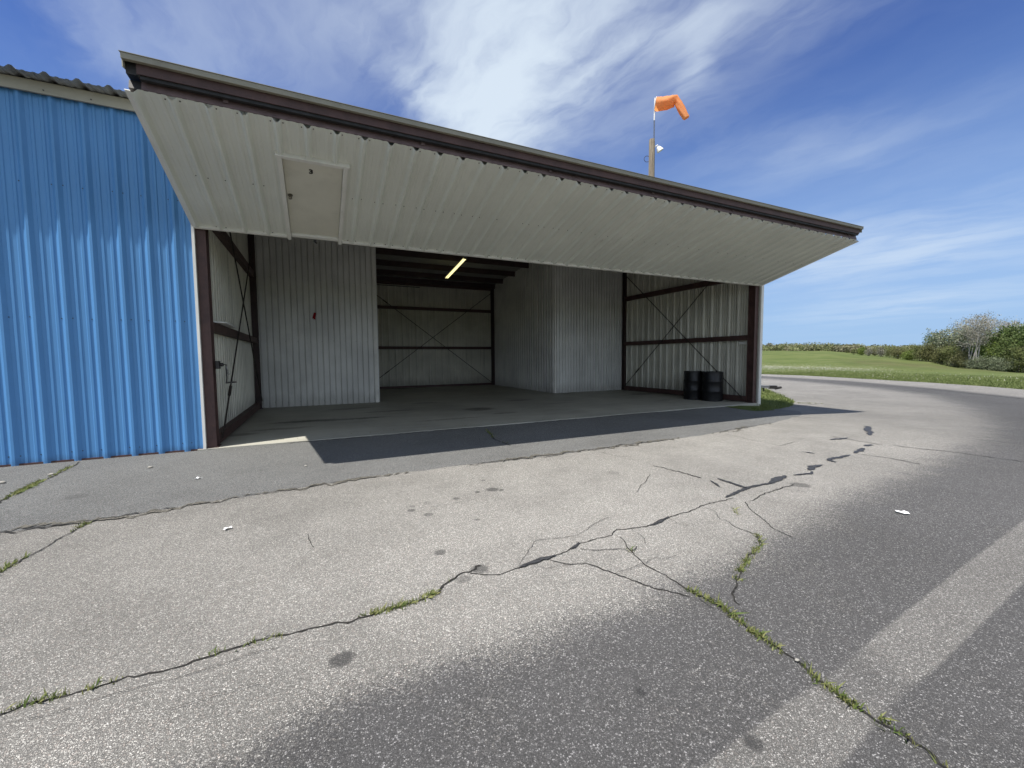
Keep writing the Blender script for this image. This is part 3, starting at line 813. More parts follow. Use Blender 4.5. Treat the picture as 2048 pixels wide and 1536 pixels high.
# white corner trims and headers
mb = MB(); mb.box((-0.030, -0.036, -0.01), (0.004, 0.05, 4.62)); mb.build('corner_trim', M['trim'], hangar)
mb = MB(); mb.box((W_ + 0.002, -0.05, -0.10), (W_ + 0.10, -0.008, 4.62)); mb.box((W_ + 0.060, -0.008, -0.10), (W_ + 0.10, 0.12, 4.62))
mb.build('corner_trim', M['trim'], hangar)
mb = MB()
mb.box((-13.6, -0.075, 4.625), (W_ + 0.12, -0.045, 4.765)); mb.box((-13.6, -0.045, 4.738), (W_ + 0.12, 0.02, 4.765))
mb.cur = 1
for n in range(40): mb.disc((-0.55 - n * 0.295 * 1.5, -0.075, 4.665), (0, -1, 0), 0.008, 6, 0.006)
mb.build('eave_trim', [M['eave'], M['screw']], hangar)
mb = MB(); sheet(mb, rib_profile(0.0, W_, -0.222), (0, 0.02, 0), EX, EZ, (0, -1, 0), 4.20, 4.64); mb.build('header_wall', M['white'], hangar)

# roof
mb = MB()
pr = rib_profile(-13.7, W_ + 0.16, -0.16, hh=0.038, base=0.10, top=0.028)
OV = 0.262
fy = -OV
U_ = np.array([1.0, 0, 0])
def roofpt(u, y, h): return (u, y, roof_z(y) + 0.085 + h)
for (ya, yb) in ((-OV, D2 / 2), (D2 / 2, D2 + OV)):
    cols = [[mb.vert(roofpt(u, ya, h)), mb.vert(roofpt(u, yb, h))] for u, h in pr]
    for c0, c1 in zip(cols[:-1], cols[1:]): mb.face((c0[0], c1[0], c1[1], c0[1]))
mb.cur = 1
for (ya, yb) in ((0.02, D2 / 2), (D2 / 2, D2)):
    mb.poly([(-13.5, ya, roof_z(ya) + .06), (W_, ya, roof_z(ya) + .06), (W_, yb, roof_z(yb) + .06), (-13.5, yb, roof_z(yb) + .06)])
mb.cur = 2
mb.box((-13.7, D2 / 2 - .2, roof_z(D2 / 2) + .12), (W_ + .16, D2 / 2 + .2, roof_z(D2 / 2) + .14))
mb.build('roof', [M['roof'], M['ceiling'], M['trim']], hangar)
mb = MB(); mb.box((W_ + .115, -OV, 4.58), (W_ + .15, D2 + OV, 4.60))
mb = MB()
for (ya, yb) in ((-OV, D2 / 2), (D2 / 2, D2 + OV)):
    c = []
    for z_ in (-.08, .10):
        c += [(W_ + .165, ya, roof_z(ya) + z_), (W_ + .195, ya, roof_z(ya) + z_), (W_ + .195, yb, roof_z(yb) + z_), (W_ + .165, yb, roof_z(yb) + z_)]
    mb.hexa(c)
mb.build('rake_trim', M['eave'], hangar)

# end wall (outside skin) and back and far-left skins
mb = MB(); sheet(mb, rib_profile(0.02, D2, 0.1), (W_ + 0.055, 0, 0), EY, EZ, (1, 0, 0), -0.30, lambda y: roof_z(y) + .05); mb.build('end_wall', M['white'], hangar)
mb = MB(); sheet(mb, rib_profile(-13.5, W_, 0.1), (0, D2 + 0.10, 0), EX, EZ, (0, 1, 0), -0.25, 4.75)
sheet(mb, rib_profile(0, D2, 0.1), (-13.5, 0, 0), EY, EZ, (-1, 0, 0), -0.15, lambda y: roof_z(y) + .05)
mb.build('outer_wall', M['blue'], hangar)

# bay side walls (inside faces)
mb = MB(); sheet(mb, rib_profile(0.02, D1, 0.05, 0.197, 0.026, 0.075, 0.062, False), (0.0, 0, 0), EY, EZ, (1, 0, 0), -0.01, lambda y: roof_z(y) + .05)
mb.build('bay_wall', M['liner'], hangar)
mb = MB(); sheet(mb, rib_groove(0.02, D2, 0.02, gw=0.020, gd=0.045), (W_ - 0.005, 0, 0), EY, EZ, (-1, 0, 0), -0.01, lambda y: roof_z(y) + .05)
mb.build('bay_wall', M['liner_dirty'], hangar)
# partitions facing the door
def part_screws(mb, x0, x1, y, rows, n=0.302, nrm=(0, -1, 0)):
    for zz in rows:
        x = x0 + 0.07
        while x < x1 - 0.05:
            mb.disc((x, y, zz + rng.normal(0, .01)), nrm, 0.007, 6, 0.005); x += n
mb = MB(); sheet(mb, groove_profile(0.10, XA, 0.186), (0, D1, 0), EX, EZ, (0, -1, 0), 0.0, roof_z(D1) + .05)
mb.cur = 1; part_screws(mb, 0.1, XA, D1, (0.14, 1.80, 3.5))
mb.cur = 2; mb.box((XA - 0.075, D1 - 0.018, 0.0), (XA + 0.012, D1 + 0.05, 5.1))
mb.build('partition_wall', [M['partition'], M['screw'], M['trim']], hangar)
mb = MB(); sheet(mb, groove_profile(XB, W_ - 0.10, 9.4, 0.125, 0.03, 0.04), (0, D1, 0), EX, EZ, (0, -1, 0), 0.0, roof_z(D1) + .05)
mb.cur = 1; part_screws(mb, XB, W_ - .1, D1 - .012, (0.14, 1.80))
mb.cur = 2; mb.box((XB - 0.012, D1 - 0.020, 0.0), (XB + 0.055, D1 + 0.05, 5.1))
mb.build('partition_wall', [M['partition'], M['screw'], M['trim']], hangar)
for x, nx in ((XB, -1), (XA, 1)):
    mb = MB(); sheet(mb, rib_profile(D1 + 0.05, D2, D1 + 0.1, 0.197, 0.050, 0.090, 0.076, False), (x, 0, 0), EY, EZ, (nx, 0, 0), 0.0, lambda y: roof_z(y) + .05)
    mb.build('tail_wall', M['partition'], hangar)
mb = MB(); sheet(mb, rib_groove(XA, XB, 4.10, gw=0.022, gd=0.05), (0, D2 - 0.01, 0), EX, EZ, (0, -1, 0), -0.01, 4.74)
mb.build('back_wall', M['liner'], hangar)

# steel: columns, girts, braces, purlins
def column(x, y, z1, wx=0.12, wy=0.20, mat='oxide', z0=0.0):
    mb = MB()
    mb.box((x - wx / 2, y - wy / 2, z0), (x + wx / 2, y - wy / 2 + 0.012, z1)); mb.box((x - wx / 2, y + wy / 2 - 0.012, z0), (x + wx / 2, y + wy / 2, z1))
    mb.box((x - 0.006, y - wy / 2 + .012, z0), (x + 0.006, y + wy / 2 - .012, z1))
    mb.box((x - wx / 2 - .02, y - wy / 2 - .02, z0), (x + wx / 2 + .02, y + wy / 2 + .02, z0 + 0.012))
    return mb.build('column', M[mat], hangar)
def box_part(name, lo, hi, mat, par=None):
    mb = MB(); mb.box(lo, hi); return mb.build(name, M[mat], par or hangar)
column(0.068, 0.115, 4.62, 0.12, 0.20)
column(W_ - 0.085, 0.115, 4.62, 0.14, 0.20)
column(0.095, D1 - 0.12, 5.0, 0.13, 0.16, 'purlin'); column(W_ - 0.075, D1 - 0.12, 5.0, 0.10, 0.14, 'purlin')
column(XB - 0.10, D2 - 0.12, 4.6, 0.12, 0.16, 'purlin'); column(XA + 0.10, D2 - 0.12, 4.6, 0.12, 0.16, 'purlin')
for x0, x1 in ((0.024, 0.13), (W_ - 0.145, W_ - 0.037)):
    for z0, z1 in ((0.02, 0.17), (1.735, 1.875), (3.44, 3.60)):
        box_part('girt', (x0, 0.22, z0), (x1, D1 - 0.205, z1), 'oxide')
for z0, z1 in ((0.012, 0.10), (1.715, 1.835), (3.445, 3.575), (4.50, 4.64)):
    box_part('girt', (XA + 0.17, D2 - 0.145, z0), (XB - 0.17, D2 - 0.045, z1), 'oxide')
def brace(a, b):
    mb = MB(); mb.tube([a, b], 0.013, 6)
    a = Vector(a); b = Vector(b); p = a + (b - a) * 0.14
    mb.tube([p, p + (b - a).normalized() * .22], 0.024, 6)
    return mb.build('brace', M['rod'], hangar)
for x, d in ((0.155, 1), (W_ - 0.165, -1)):
    brace((x, 0.30, 0.10), (x, D1 - 0.25, 4.42)); brace((x + .03 * d, D1 - 0.25, 0.22 if d > 0 else 0.12), (x + .03 * d, 0.45, 4.75 if d > 0 else 4.4))
brace((XA + 0.2, D2 - 0.165, 0.05), (XB - 0.2, D2 - 0.165, 4.36)); brace((XA + 0.2, D2 - 0.195, 4.40), (XB - 0.2, D2 - 0.195, 0.12))
for y in (0.9, 2.4, 4.0, 5.3, 6.16, 7.41, 8.69, 9.92, D2 - .28):
    z = roof_z(y) + 0.055
    mb = MB()
    if y < D1: xs0, xs1 = 0.03, W_ - 0.03
    else: xs0, xs1 = XA + 0.04, XB - 0.04
    mb.box((xs0, y - 0.035, z - 0.20), (xs1, y - 0.028, z)); mb.box((xs0, y - 0.028, z - 0.20), (xs1, y + 0.035, z - 0.193)); mb.box((xs0, y - 0.028, z - 0.007), (xs1, y + 0.035, z - 0.001))
    mb.build('purlin', M['purlin'], hangar)
box_part('header_beam', (0.15, 0.06, 4.28), (W_ - 0.16, 0.20, 4.56), 'oxide')

mb = MB(); mb.tube([(XA + .22, D2 - .10, 3.62), (XA + .22, D2 - .10, 4.38), (XA + .30, D2 - .10, 4.44), (XA + 2.6, D2 - .10, 4.44)], .016, 6)
mb.build('conduit', M['dark_steel'], hangar)
# hand winch on the left column
mb = MB(); mb.box((0.150, 0.06, 1.17), (0.20, 0.17, 1.29)); mb.tube([(0.20, 0.115, 1.23), (0.245, 0.115, 1.235)], 0.028, 10)
winch = mb.build('winch', M['dark_steel'], hangar, bevel=0.006)
mb = MB(); mb.tube([(0.24, 0.115, 1.235), (0.275, 0.115, 1.235), (0.278, 0.112, 1.02), (0.272, 0.11, 0.955)], 0.010, 8); mb.tube([(0.262, 0.11, 0.958), (0.40, 0.10, 0.968)], 0.013, 8)
mb.build('crank_handle', M['dark_steel'], winch)
mb = MB(); mb.tube([(0.275, .10, 1.21), (0.30, .09, 1.13), (0.295, .09, 1.09), (.315, .09, 1.08), (.318, .09, 1.10)], 0.005, 6); mb.build('chain_hook', M['steel'], winch)
mb = MB(); mb.box((W_ - 0.055, 0.30, 1.62), (W_ - 0.042, 0.54, 1.70)); mb.disc((W_ - .055, .34, 1.66), (-1, 0, 0), .006); mb.disc((W_ - .055, .50, 1.66), (-1, 0, 0), .006)
mb.build('wall_plate', M['trim'], hangar)

# ------------------------------------------------------------------ bifold door, folded half open
Y0, Z0 = -0.03, H_
yo_, zo_ = -2.30, 3.985
dn = np.array([-2.2, 0.63]); dn /= np.linalg.norm(dn)
nn = np.array([-dn[1] * -1, 0]); nn = np.array([dn[1], -dn[0]])       # (y,z) pointing up out of the fold
def DP(x, s, n):
    return (x, Y0 + dn[0] * s + nn[0] * n, Z0 + dn[1] * s + nn[1] * n)
DO = np.array(DP(0, 0, 0)); DV = np.array([0, dn[0], dn[1]]); DN = np.array([0, -nn[0], -nn[1]])
SL = 2.292
mb = MB()
px0, px1 = 1.175, 1.955
ph = 0.335
sheet(mb, rib_profile(0.02, px0, ph, 0.295, 0.045, 0.084, 0.022, True, 0.005), DO, EX, DV, DN, 0.02, SL)
sheet(mb, rib_profile(px1, W_ - 0.02, ph, 0.295, 0.045, 0.084, 0.022, True, 0.005), DO, EX, DV, DN, 0.02, SL)
sheet(mb, rib_profile(px0, px1, ph, 0.295, 0.045, 0.084, 0.022, True, 0.005), DO, EX, DV, DN, 1.80, SL)
mb.cur = 1
n = 0
for i in range(42):
    c = ph + i * 0.295
    if c > W_ - .05: break
    for s_ in (0.035, 1.13, 2.25):
        if px0 - .08 < c < px1 + .08 and s_ < 2: continue
        for dx_ in (-.06, .058):
            if rng.random() < 0.8: mb.disc(DP(c + dx_, s_ + rng.normal(0, .006), 0.0), DN, 0.0065 if s_ > 0.1 else 0.008, 6, 0.006)
door = mb.build('bifold_door', [M['white'], M['screw']], hangar)
door['label'] = 'white ribbed folding door raised like an awning over the bay'
def dbox(mb, x0, x1, s0, s1, n0, n1): mb.box((x0, s0, n0), (x1, s1, n1), DP)
# bottom, side trims
mb = MB()
for a, b_ in ((0.0, px0 - .002), (px1 + .002, W_)):
    dbox(mb, a, b_, -0.012, 0.028, -0.040, 0.0); dbox(mb, a, b_, -0.02, -0.012, -0.036, 0.06)
mb.build('bottom_trim', M['trim'], door)
for a in (-0.012, W_ - 0.03):
    mb = MB(); dbox(mb, a, a + 0.042, 0.03, 2.295, -0.036, -0.028); dbox(mb, a - .001 if a < 0 else a + .034, a + .008 if a < 0 else a + .043, 0.03, 2.18, -0.027, 0.0); mb.build('side_trim', M['trim'], door)
# lower leaf frame: channel beyond the sheet, ribs of tube behind it
mb = MB()
dbox(mb, 0.11, W_ - 0.06, 2.284, 2.294, 0.004, 0.112); dbox(mb, 0.11, W_ - 0.06, 2.19, 2.283, 0.102, 0.112)
dbox(mb, 0.03, W_ - 0.03, 0.0, 0.08, 0.01, 0.08)
mb.build('lower_frame', M['oxide_grey'], door)
for a in (0.015, W_ - 0.11):
    mb = MB(); dbox(mb, a, a + .05 if a > 1 else .108, 2.10, 2.288, 0.004, 0.090); mb.build('frame_end', M['dark_steel'], door)
    mb = MB(); mb.box((a, yo_ + .03, zo_ - .03), (a + (.045 if a > 1 else .08), yo_ + .30, zo_ + .09)); mb.build('frame_end', M['dark_steel'], door)
mb = MB()
dbox(mb, 0.05, W_ - .05, 1.05, 1.13, 0.012, 0.08)
for i in range(7):
    x = 0.05 + i * (W_ - 0.18) / 6
    dbox(mb, x, x + .08, 0.09, 1.04, 0.012, 0.08); dbox(mb, x, x + .08, 1.14, 2.09, 0.012, 0.08)
mb.build('truss', M['oxide'], door)
# upper leaf
yo, zo = -2.30, 3.985
mb = MB()
mb.box((0.10, yo - 0.0, zo - 0.030), (W_ - 0.11, yo + 0.012, zo + 0.095)); mb.box((0.10, yo + 0.062, zo - 0.030), (W_ - 0.11, yo + 0.10, zo - 0.020))
mb.build('upper_beam', M['oxide'], door)
def UP(x, s, n): return (x, yo + 0.0 + s * 0.972, zo + 0.07 + s * 0.235 + n)
mb = MB()
sheet(mb, rib_profile(0.02, W_ - .07, ph), UP(0, 0.03, 0.03), EX, (0, .972, .235), EZ, 0.0, 2.33)
mb.build('upper_panel', M['white'], door)
mb = MB()
mb.box((0.005, -0.045, 0.000), (W_ - 0.05, -0.040, 0.050), lambda x, y, z: (x, yo + y, zo + 0.060 + z))
mb.box((-0.005, -0.052, 0.051), (W_ - 0.04, 0.12, 0.056), lambda x, y, z: (x, yo + y, zo + 0.060 + z + max(y, 0) * 0.24))
mb.box((0.005, -0.039, 0.000), (W_ - 0.05, -0.004, 0.005), lambda x, y, z: (x, yo + y, zo + 0.060 + z))
mb.build('cap_trim', M['cap'], door)
mb = MB(); mb.box((0.12, yo + .016, zo - .062), (W_ - .12, yo + .060, zo - .026)); mb.build('gap_shade_strip', M['rubber'], door)  # black strip added to stand for the dark, shaded gap between the leaves
for a in (0.004, W_ - 0.058):
    mb = MB()
    ydir = lambda x, s, n: UP(x, s, n)
    mb.box((a, -0.02, -0.07), (a + .008, 2.3, 0.05), UP); mb.build('side_trim', M['eave'], door)
for x in (0.75, 2.75, 4.55, 6.45, 8.35, 10.2, 12.1):
    mb = MB(); q = DP(x, 2.305, 0.075)
    mb.tube([(x - 0.05, q[1], q[2] + .035), (x + 0.05, q[1], q[2] + .035)], 0.009, 8)
    mb.box((x - .05, q[1] - .012, q[2] + .03), (x - .005, q[1] - .006, q[2] + .09)); mb.box((x + .005, q[1] - .012, q[2] - .03), (x + .05, q[1] - .006, q[2] + .03))
    mb.build('hinge', M['oxide_grey'], door)
# pedestrian door in the lower leaf
mb = MB(); dbox(mb, 1.232, 1.898, 0.085, 1.712, 0.002, 0.03)
mb.build('person_door', M['door_leaf'], door, bevel=0.004)
mb = MB()
dbox(mb, 1.178, 1.229, -0.045, 1.76, -0.046, 0.05); dbox(mb, 1.901, 1.952, -0.045, 1.76, -0.046, 0.05)
dbox(mb, 1.160, 1.972, 1.762, 1.800, -0.052, 0.05); dbox(mb, 1.230, 1.900, 1.718, 1.7605, -0.028, 0.05)
dbox(mb, 1.232, 1.898, 0.015, 0.080, -0.030, 0.04)
mb.build('door_frame', M['trim'], door, bevel=0.003)
mb = MB(); q = Vector(DP(1.275, 1.01, 0.002)); nv = Vector(DN)
mb.tube([q, q + nv * .006], 0.030, 20); mb.tube([q + nv * .006, q + nv * .030], 0.010, 12); mb.tube([q + nv * .030, q + nv * .036, q + nv * .052, q + nv * .058], [.013, .022, .022, .014], 20)
mb.build('doorknob', M['knob'], door, smooth=False)
mb = MB(); q = Vector(DP(1.56, -0.005, -0.032)); mb.box((q.x - .02, q.y - .012, q.z - .03), (q.x + .02, q.y + .012, q.z + .0)); mb.tube([q + Vector((0, 0, -.03)), q + Vector((.03, 0, -.05))], .012, 8); mb.build('latch', M['dark_steel'], door)
# the number 3
cu = bpy.data.curves.new('number', 'FONT'); cu.body = '3'; cu.size = 0.105; cu.extrude = 0.0012; cu.align_x = 'CENTER'; cu.align_y = 'CENTER'; cu.offset = 0.0045
to = bpy.data.objects.new('number_text', cu); COL.objects.link(to)
dg = bpy.context.evaluated_depsgraph_get(); dg.update()
me = bpy.data.meshes.new_from_object(to.evaluated_get(dg))
bpy.data.objects.remove(to); 
me.materials.clear(); me.materials.append(M['black'])
num = bpy.data.objects.new('door_number', me); COL.objects.link(num); num.parent = door
mm = Matrix.Identity(4); base_p = DP(1.535, 1.54, -0.0005)
vx, vy, vz = Vector((1, 0, 0)), Vector(DV), Vector(DN)
for i in range(3): mm[i][0], mm[i][1], mm[i][2], mm[i][3] = vx[i], vy[i], vz[i], base_p[i]
num.matrix_local = mm

# ------------------------------------------------------------------ fluorescent strip
lt = empty('ceiling_light', (6.3, 6.42, 4.76))
tag(lt, 'long bare yellowish fluorescent tube hung under the dark hangar roof', 'light')
mb = MB(); a = Vector((0, 0, 0)); b_ = Vector((0, 2.32, -0.27))
mb.beam(a + Vector((0, 0, .035)), b_ + Vector((0, 0, .035)), 0.075, 0.035)
mb.build('housing', M['board'], lt)
for dx_ in (-.035, .035):
    mb = MB(); mb.tube([a + Vector((dx_, .05, -.012)), b_ + Vector((dx_, -.05, -.012))], 0.020, 10)
    mb.build('tube', M['tube'], lt)
for q in (a, b_):
    mb = MB(); mb.box((q.x - .06, q.y - .025, q.z - .035), (q.x + .06, q.y + .025, q.z + .045))
    mb.build('end_cap', M['steel'], lt)
for k_ in (0.12, 0.88):
    mb = MB(); q = a + (b_ - a) * k_; yy = 6.42 + q.y
    mb.tube([(q.x, q.y, q.z + .05), (q.x, q.y, roof_z(yy) + .05 - 4.76)], .005, 6)
    mb.build('hanger', M['rod'], lt)

# ------------------------------------------------------------------ oil drums
def drum(loc, rz, label):
    o = empty('oil_drum', loc, rz)
    mb = MB(); pr = [(0.275, 0.0), (0.285, 0.006), (0.285, 0.018), (0.277, 0.024)]
    for zc_ in (0.285, 0.565):
        pr += [(0.277, zc_ - .028), (0.287, zc_ - .008), (0.287, zc_ + .008), (0.277, zc_ + .028)]
    pr += [(0.277, 0.826), (0.286, 0.832), (0.286, 0.848), (0.274, 0.850), (0.270, 0.838)]
    mb.lathe(pr, n=40); mb.build('body', M['drum'], o, smooth=True).data.set_sharp_from_angle(angle=R(28))
    mb = MB(); mb.tube([(0.19, 0, 0.838), (0.19, 0, 0.850)], 0.032, 14); mb.build('bung', M['steel'], o)
    tag(o, label, 'drum', 'black oil drums by the right bay wall')
    return o
d1 = drum((11.86, 1.57, 0.0), 0.4, 'black steel oil drum farther from the door opening, partly behind its twin')
d2 = copy_tree(d1); d2.location = (11.95, 0.985, 0.0); d2.rotation_euler = (0, 0, 2.1)
d2['label'] = 'black steel oil drum nearest the door opening, in front of its twin'

# ------------------------------------------------------------------ board on the left girt, red cloth on the partition
def on_z(px, py, z):
    d = ray(px, py); return CAM + d * ((z - CAM[2]) / d[2])
zb = 1.885
p_out = on_z(453, 646.5, zb)
p_far = on_z(473, 655.5, zb)
mb = MB()
lo = [(0.03, 0.30, zb), (p_out[0], p_out[1], zb), (p_far[0], p_far[1], zb), (0.03, p_far[1] + 0.0, zb)]
mb.hexa(lo + [(x, y, z + 0.018) for x, y, z in lo])
o = mb.build('shelf_board', M['board']); tag(o, 'flat white board resting on the brown girt of the left bay wall', 'board')
mb = MB()
cl_pts = []
q0 = np.array([1.515, D1 - 0.02, 2.50])
def cloth(mb, rows):
    prev = None
    for (z, xl, xr, yy) in rows:
        n_ = 5; cur = [mb.vert((q0[0] + xl + (xr - xl) * i / (n_ - 1), q0[1] - yy - 0.012 * math.sin(i * 1.9 + z * 40), q0[2] + z)) for i in range(n_)]
        if prev:
            for i in range(n_ - 1): mb.face((prev[i], prev[i + 1], cur[i + 1], cur[i]))
        prev = cur
cloth(mb, [(0.10, -.012, .030, .006), (0.075, -.022, .036, .016), (0.02, -.038, .030, .024), (-.03, -.048, .012, .022), (-.06, -.056, -.02, .018)])
cloth(mb, [(0.095, .0, .034, .012), (0.03, -.008, .030, .030), (-.04, -.016, .018, .032), (-.085, -.03, .014, .028)])
o = mb.build('red_rag', M['red_cloth'], smooth=True)
sol = o.modifiers.new('thickness', 'SOLIDIFY'); sol.thickness = 0.006
tag(o, 'small red rag with two tails hanging on the grooved grey partition', 'rag')

# ------------------------------------------------------------------ windsock
ws_az = YAW + math.atan((1303 - 1024) / F_PX) - 0.006
def on_r(px, py, r):
    d = ray(px, py); return CAM + d * (r / math.hypot(d[0], d[1]))
RW = 20.0
top = on_r(1304, 279, RW); bx, by = top[0], top[1]
zg = tz(bx, by) - 0.03
ws = empty('windsock', (bx, by, zg))
tag(ws, 'drooping orange windsock on a wooden pole behind the hangar roof', 'windsock')
def L(p): return (p[0] - bx, p[1] - by, p[2] - zg)
mb = MB(); mb.tube([(0, 0, 0), (0, 0, top[2] - zg - .12), (0.0, 0.0, top[2] - zg)], [0.17, 0.125, 0.115], 14)
mb.build('pole', M['pole_wood'], ws)
rgt = np.array([_r[0], _r[1], 0.0]); rgt /= np.linalg.norm(rgt)
mtop = on_r(1310, 196, RW); mid_ = on_r(1308.6, 236, RW); low_ = on_r(1307, 345, RW)
sh = -0.03
mb = MB(); mb.tube([L(low_), L(mid_)], 0.028, 10); mb.build('mast', M['grey_pipe'], ws)
mb = MB(); mb.tube([L(mid_ - np.array([0, 0, .1])), L(mtop)], 0.030, 10); mb.build('mast_top', M['white_pipe'], ws)
mb = MB()
mb.tube([(rgt[0] * .10, rgt[1] * .10, L(on_r(1308, 297, RW))[2] + .06), (rgt[0] * .26, rgt[1] * .26, L(on_r(1308, 292, RW))[2] + .06)], .022, 8)
lp = np.array(L(on_r(1318, 297, RW)))
dl = np.array([rgt[0] * .5, rgt[1] * .5, -.8]); dl /= np.linalg.norm(dl)
mb.tube([lp - dl * .10, lp - dl * .02, lp + dl * .10, lp + dl * .12], [.05, .10, .145, .15], 14)
mb.build('floodlight', M['trim'], ws)
mb = MB(); lc = np.array(L(on_r(1294, 318, RW)))
mb.tube([lc + rgt * .13 * math.cos(a_) + np.array([0, 0, .13 * math.sin(a_)]) for a_ in np.linspace(0, 2 * math.pi * .92, 18)], .011, 6)
mb.build('cable_loop', M['rod'], ws)
mb = MB(); hc = np.array(L(on_r(1311.0, 208.5, RW)))
nd = np.array(L(on_r(1318, 208.3, RW))) - hc; nd /= np.linalg.norm(nd); hs = Vector(nd).cross(Vector((rgt[1], -rgt[0], 0))).normalized(); ho = Vector(nd).cross(hs).normalized()
mb.tube([Vector(hc) + hs * .278 * math.cos(a_) + ho * .278 * math.sin(a_) for a_ in np.linspace(0, 2 * math.pi, 33)], .012, 6, False); mb.build('hoop', M['white_pipe'], ws)
# sock: a tapering tube, first held out by the wind, then folded down
path = [(1311.5, 208.5, .27), (1318, 208.3, .268), (1326, 207.6, .262), (1334, 206.2, .25), (1342, 203.6, .235), (1347, 201.2, .222), (1351, 200.2, .20), (1354, 203.5, .145), (1357, 208, .155), (1361, 215, .158), (1366, 224, .15), (1370, 231, .142), (1372.5, 236, .135)]
mb = MB(); n_ = 28; prev = None
for i, (x, y, rad) in enumerate(path):
    p = np.array(L(on_r(x, y, RW)))
    a_ = np.array(L(on_r(*path[max(i - 1, 0)][:2], RW))); b2 = np.array(L(on_r(*path[min(i + 1, len(path) - 1)][:2], RW)))
    dv = Vector(b2 - a_).normalized(); side = dv.cross(Vector((rgt[1], -rgt[0], 0))).normalized(); oth = dv.cross(side).normalized()
    cur = []
    for kq in range(n_):
        th = 2 * math.pi * kq / n_
        rr_ = rad * (1 + 0.10 * math.sin(th * 5 + i * 1.1) * min(i / 5, 1) + 0.05 * math.sin(th * 9 - i * 1.7) * min(i / 3, 1))
        sq = 0.8 if i > 5 else 1.0
        v = Vector(p) + side * rr_ * math.cos(th) + oth * rr_ * sq * math.sin(th)
        cur.append(mb.vert(v))
    if prev:
        for kq in range(n_): mb.face((prev[kq], prev[(kq + 1) % n_], cur[(kq + 1) % n_], cur[kq]))
    prev = cur
mb.build('sock', M['nylon'], ws, smooth=True)

# ------------------------------------------------------------------ flatbed trailer behind the hangar corner
pend = on_r(1544, 773.5, 19.4)
tr_o = empty('flatbed_trailer', (pend[0], pend[1], tz(pend[0], pend[1]) - .03), math.atan2(0.62, -0.78))
tag(tr_o, 'low dark flatbed trailer whose drawbar sticks out past the hangar corner', 'trailer')
zt = pend[2] - tz(pend[0], pend[1]) + .03
mb = MB(); mb.beam((0.05, 0, zt), (2.1, -.55, zt + .04), .10, .08); mb.beam((0.05, 0.0, zt), (2.1, .55, zt + .04), .10, .08); mb.build('drawbar', M['steel'], tr_o)
mb = MB(); mb.box((-.16, -.09, zt - .08), (.10, .09, zt + .05)); mb.tube([(-.10, 0, zt - .06), (-.34, 0, zt - .02)], [.06, .045], 10); mb.build('coupler', M['dark_steel'], tr_o, bevel=.01)
mb = MB(); mb.box((-.06, -.118, zt - .05), (.04, -.092, zt + .0)); mb.build('reflector', M['board'], tr_o)
mb = MB(); mb.tube([(.30, 0, .0), (.30, 0, zt - .04)], .025, 8); mb.build('jack', M['dark_steel'], tr_o)
mb = MB(); mb.box((2.0, -0.9, zt + .0), (5.0, 0.9, zt + .10)); mb.build('deck', M['steel'], tr_o)
for sy_ in (-1.02, 1.02):
    mb = MB(); mb.tube([(3.6, sy_ - .09, .26), (3.6, sy_ + .09, .26)], .26, 24); wh = mb.build('wheel', M['rubber'], tr_o)
    mb = MB(); mb.tube([(3.6, sy_ - .10, .26), (3.6, sy_ + .10, .26)], .14, 16); mb.build('rim', M['steel'], wh)

# ------------------------------------------------------------------ litter
def scrap(px, py, w_, l_, rz, label, mat='paper', name='paper_scrap', cat='litter'):
    p = G(px, py); mb = MB(); nx_, ny_ = 5, 4; vs = {}
    for i in range(nx_):
        for j in range(ny_):
            u, v = (i / (nx_ - 1) - .5) * l_, (j / (ny_ - 1) - .5) * w_
            u += random.gauss(0, l_ * .10); v += random.gauss(0, w_ * .22) - abs(u) * .25
            vs[i, j] = mb.vert((u, v, .004 + abs(random.gauss(0, .006))))
    for i in range(nx_ - 1):
        for j in range(ny_ - 1): mb.face((vs[i, j], vs[i + 1, j], vs[i + 1, j + 1], vs[i, j + 1]))
    o = mb.build(name, M[mat]); o.location = (p[0], p[1], tz(*p) + .008); o.rotation_euler = (0, 0, rz)
    s_ = o.modifiers.new('thickness', 'SOLIDIFY'); s_.thickness = .001
    tag(o, label, cat)
scrap(1806, 1028, .045, .085, 2.3, 'crumpled white paper scrap on the dark pavement at right')
scrap(456, 1059, .026, .055, .2, 'narrow white paper scrap on the pale pavement in front of the hangar')
scrap(397, 959, .03, .06, .1, 'thin pale paper sliver on the grey strip below the blue wall')
def pebble(px, py, r, label):
    p = G(px, py); mb = MB()
    for i in range(6): pass
    prof = [(r * .5, 0), (r, r * .25), (r * .9, r * .5), (r * .45, r * .72)]
    mb.lathe(prof, n=9)
    mb.v = [(x * random.uniform(.75, 1.2), y * random.uniform(.6, 1.0), z) for x, y, z in mb.v]
    o = mb.build('pebble', M['stone'], smooth=True); o.location = (p[0], p[1], tz(*p) + .006)
    tag(o, label, 'stone')
pebble(300, 937, .030, 'pale stone on the grey strip below the right part of the blue wall')
pebble(103, 951, .030, 'pale stone in the weedy joint under the blue wall')
pebble(4, 968, .035, 'pale stone on the grey strip at the left picture edge')
pebble(612, 934, .022, 'pale stone left of the shadow corner of the raised door')
pebble(1594, 1324, .011, 'pale stone lying in the weedy crack at lower right')

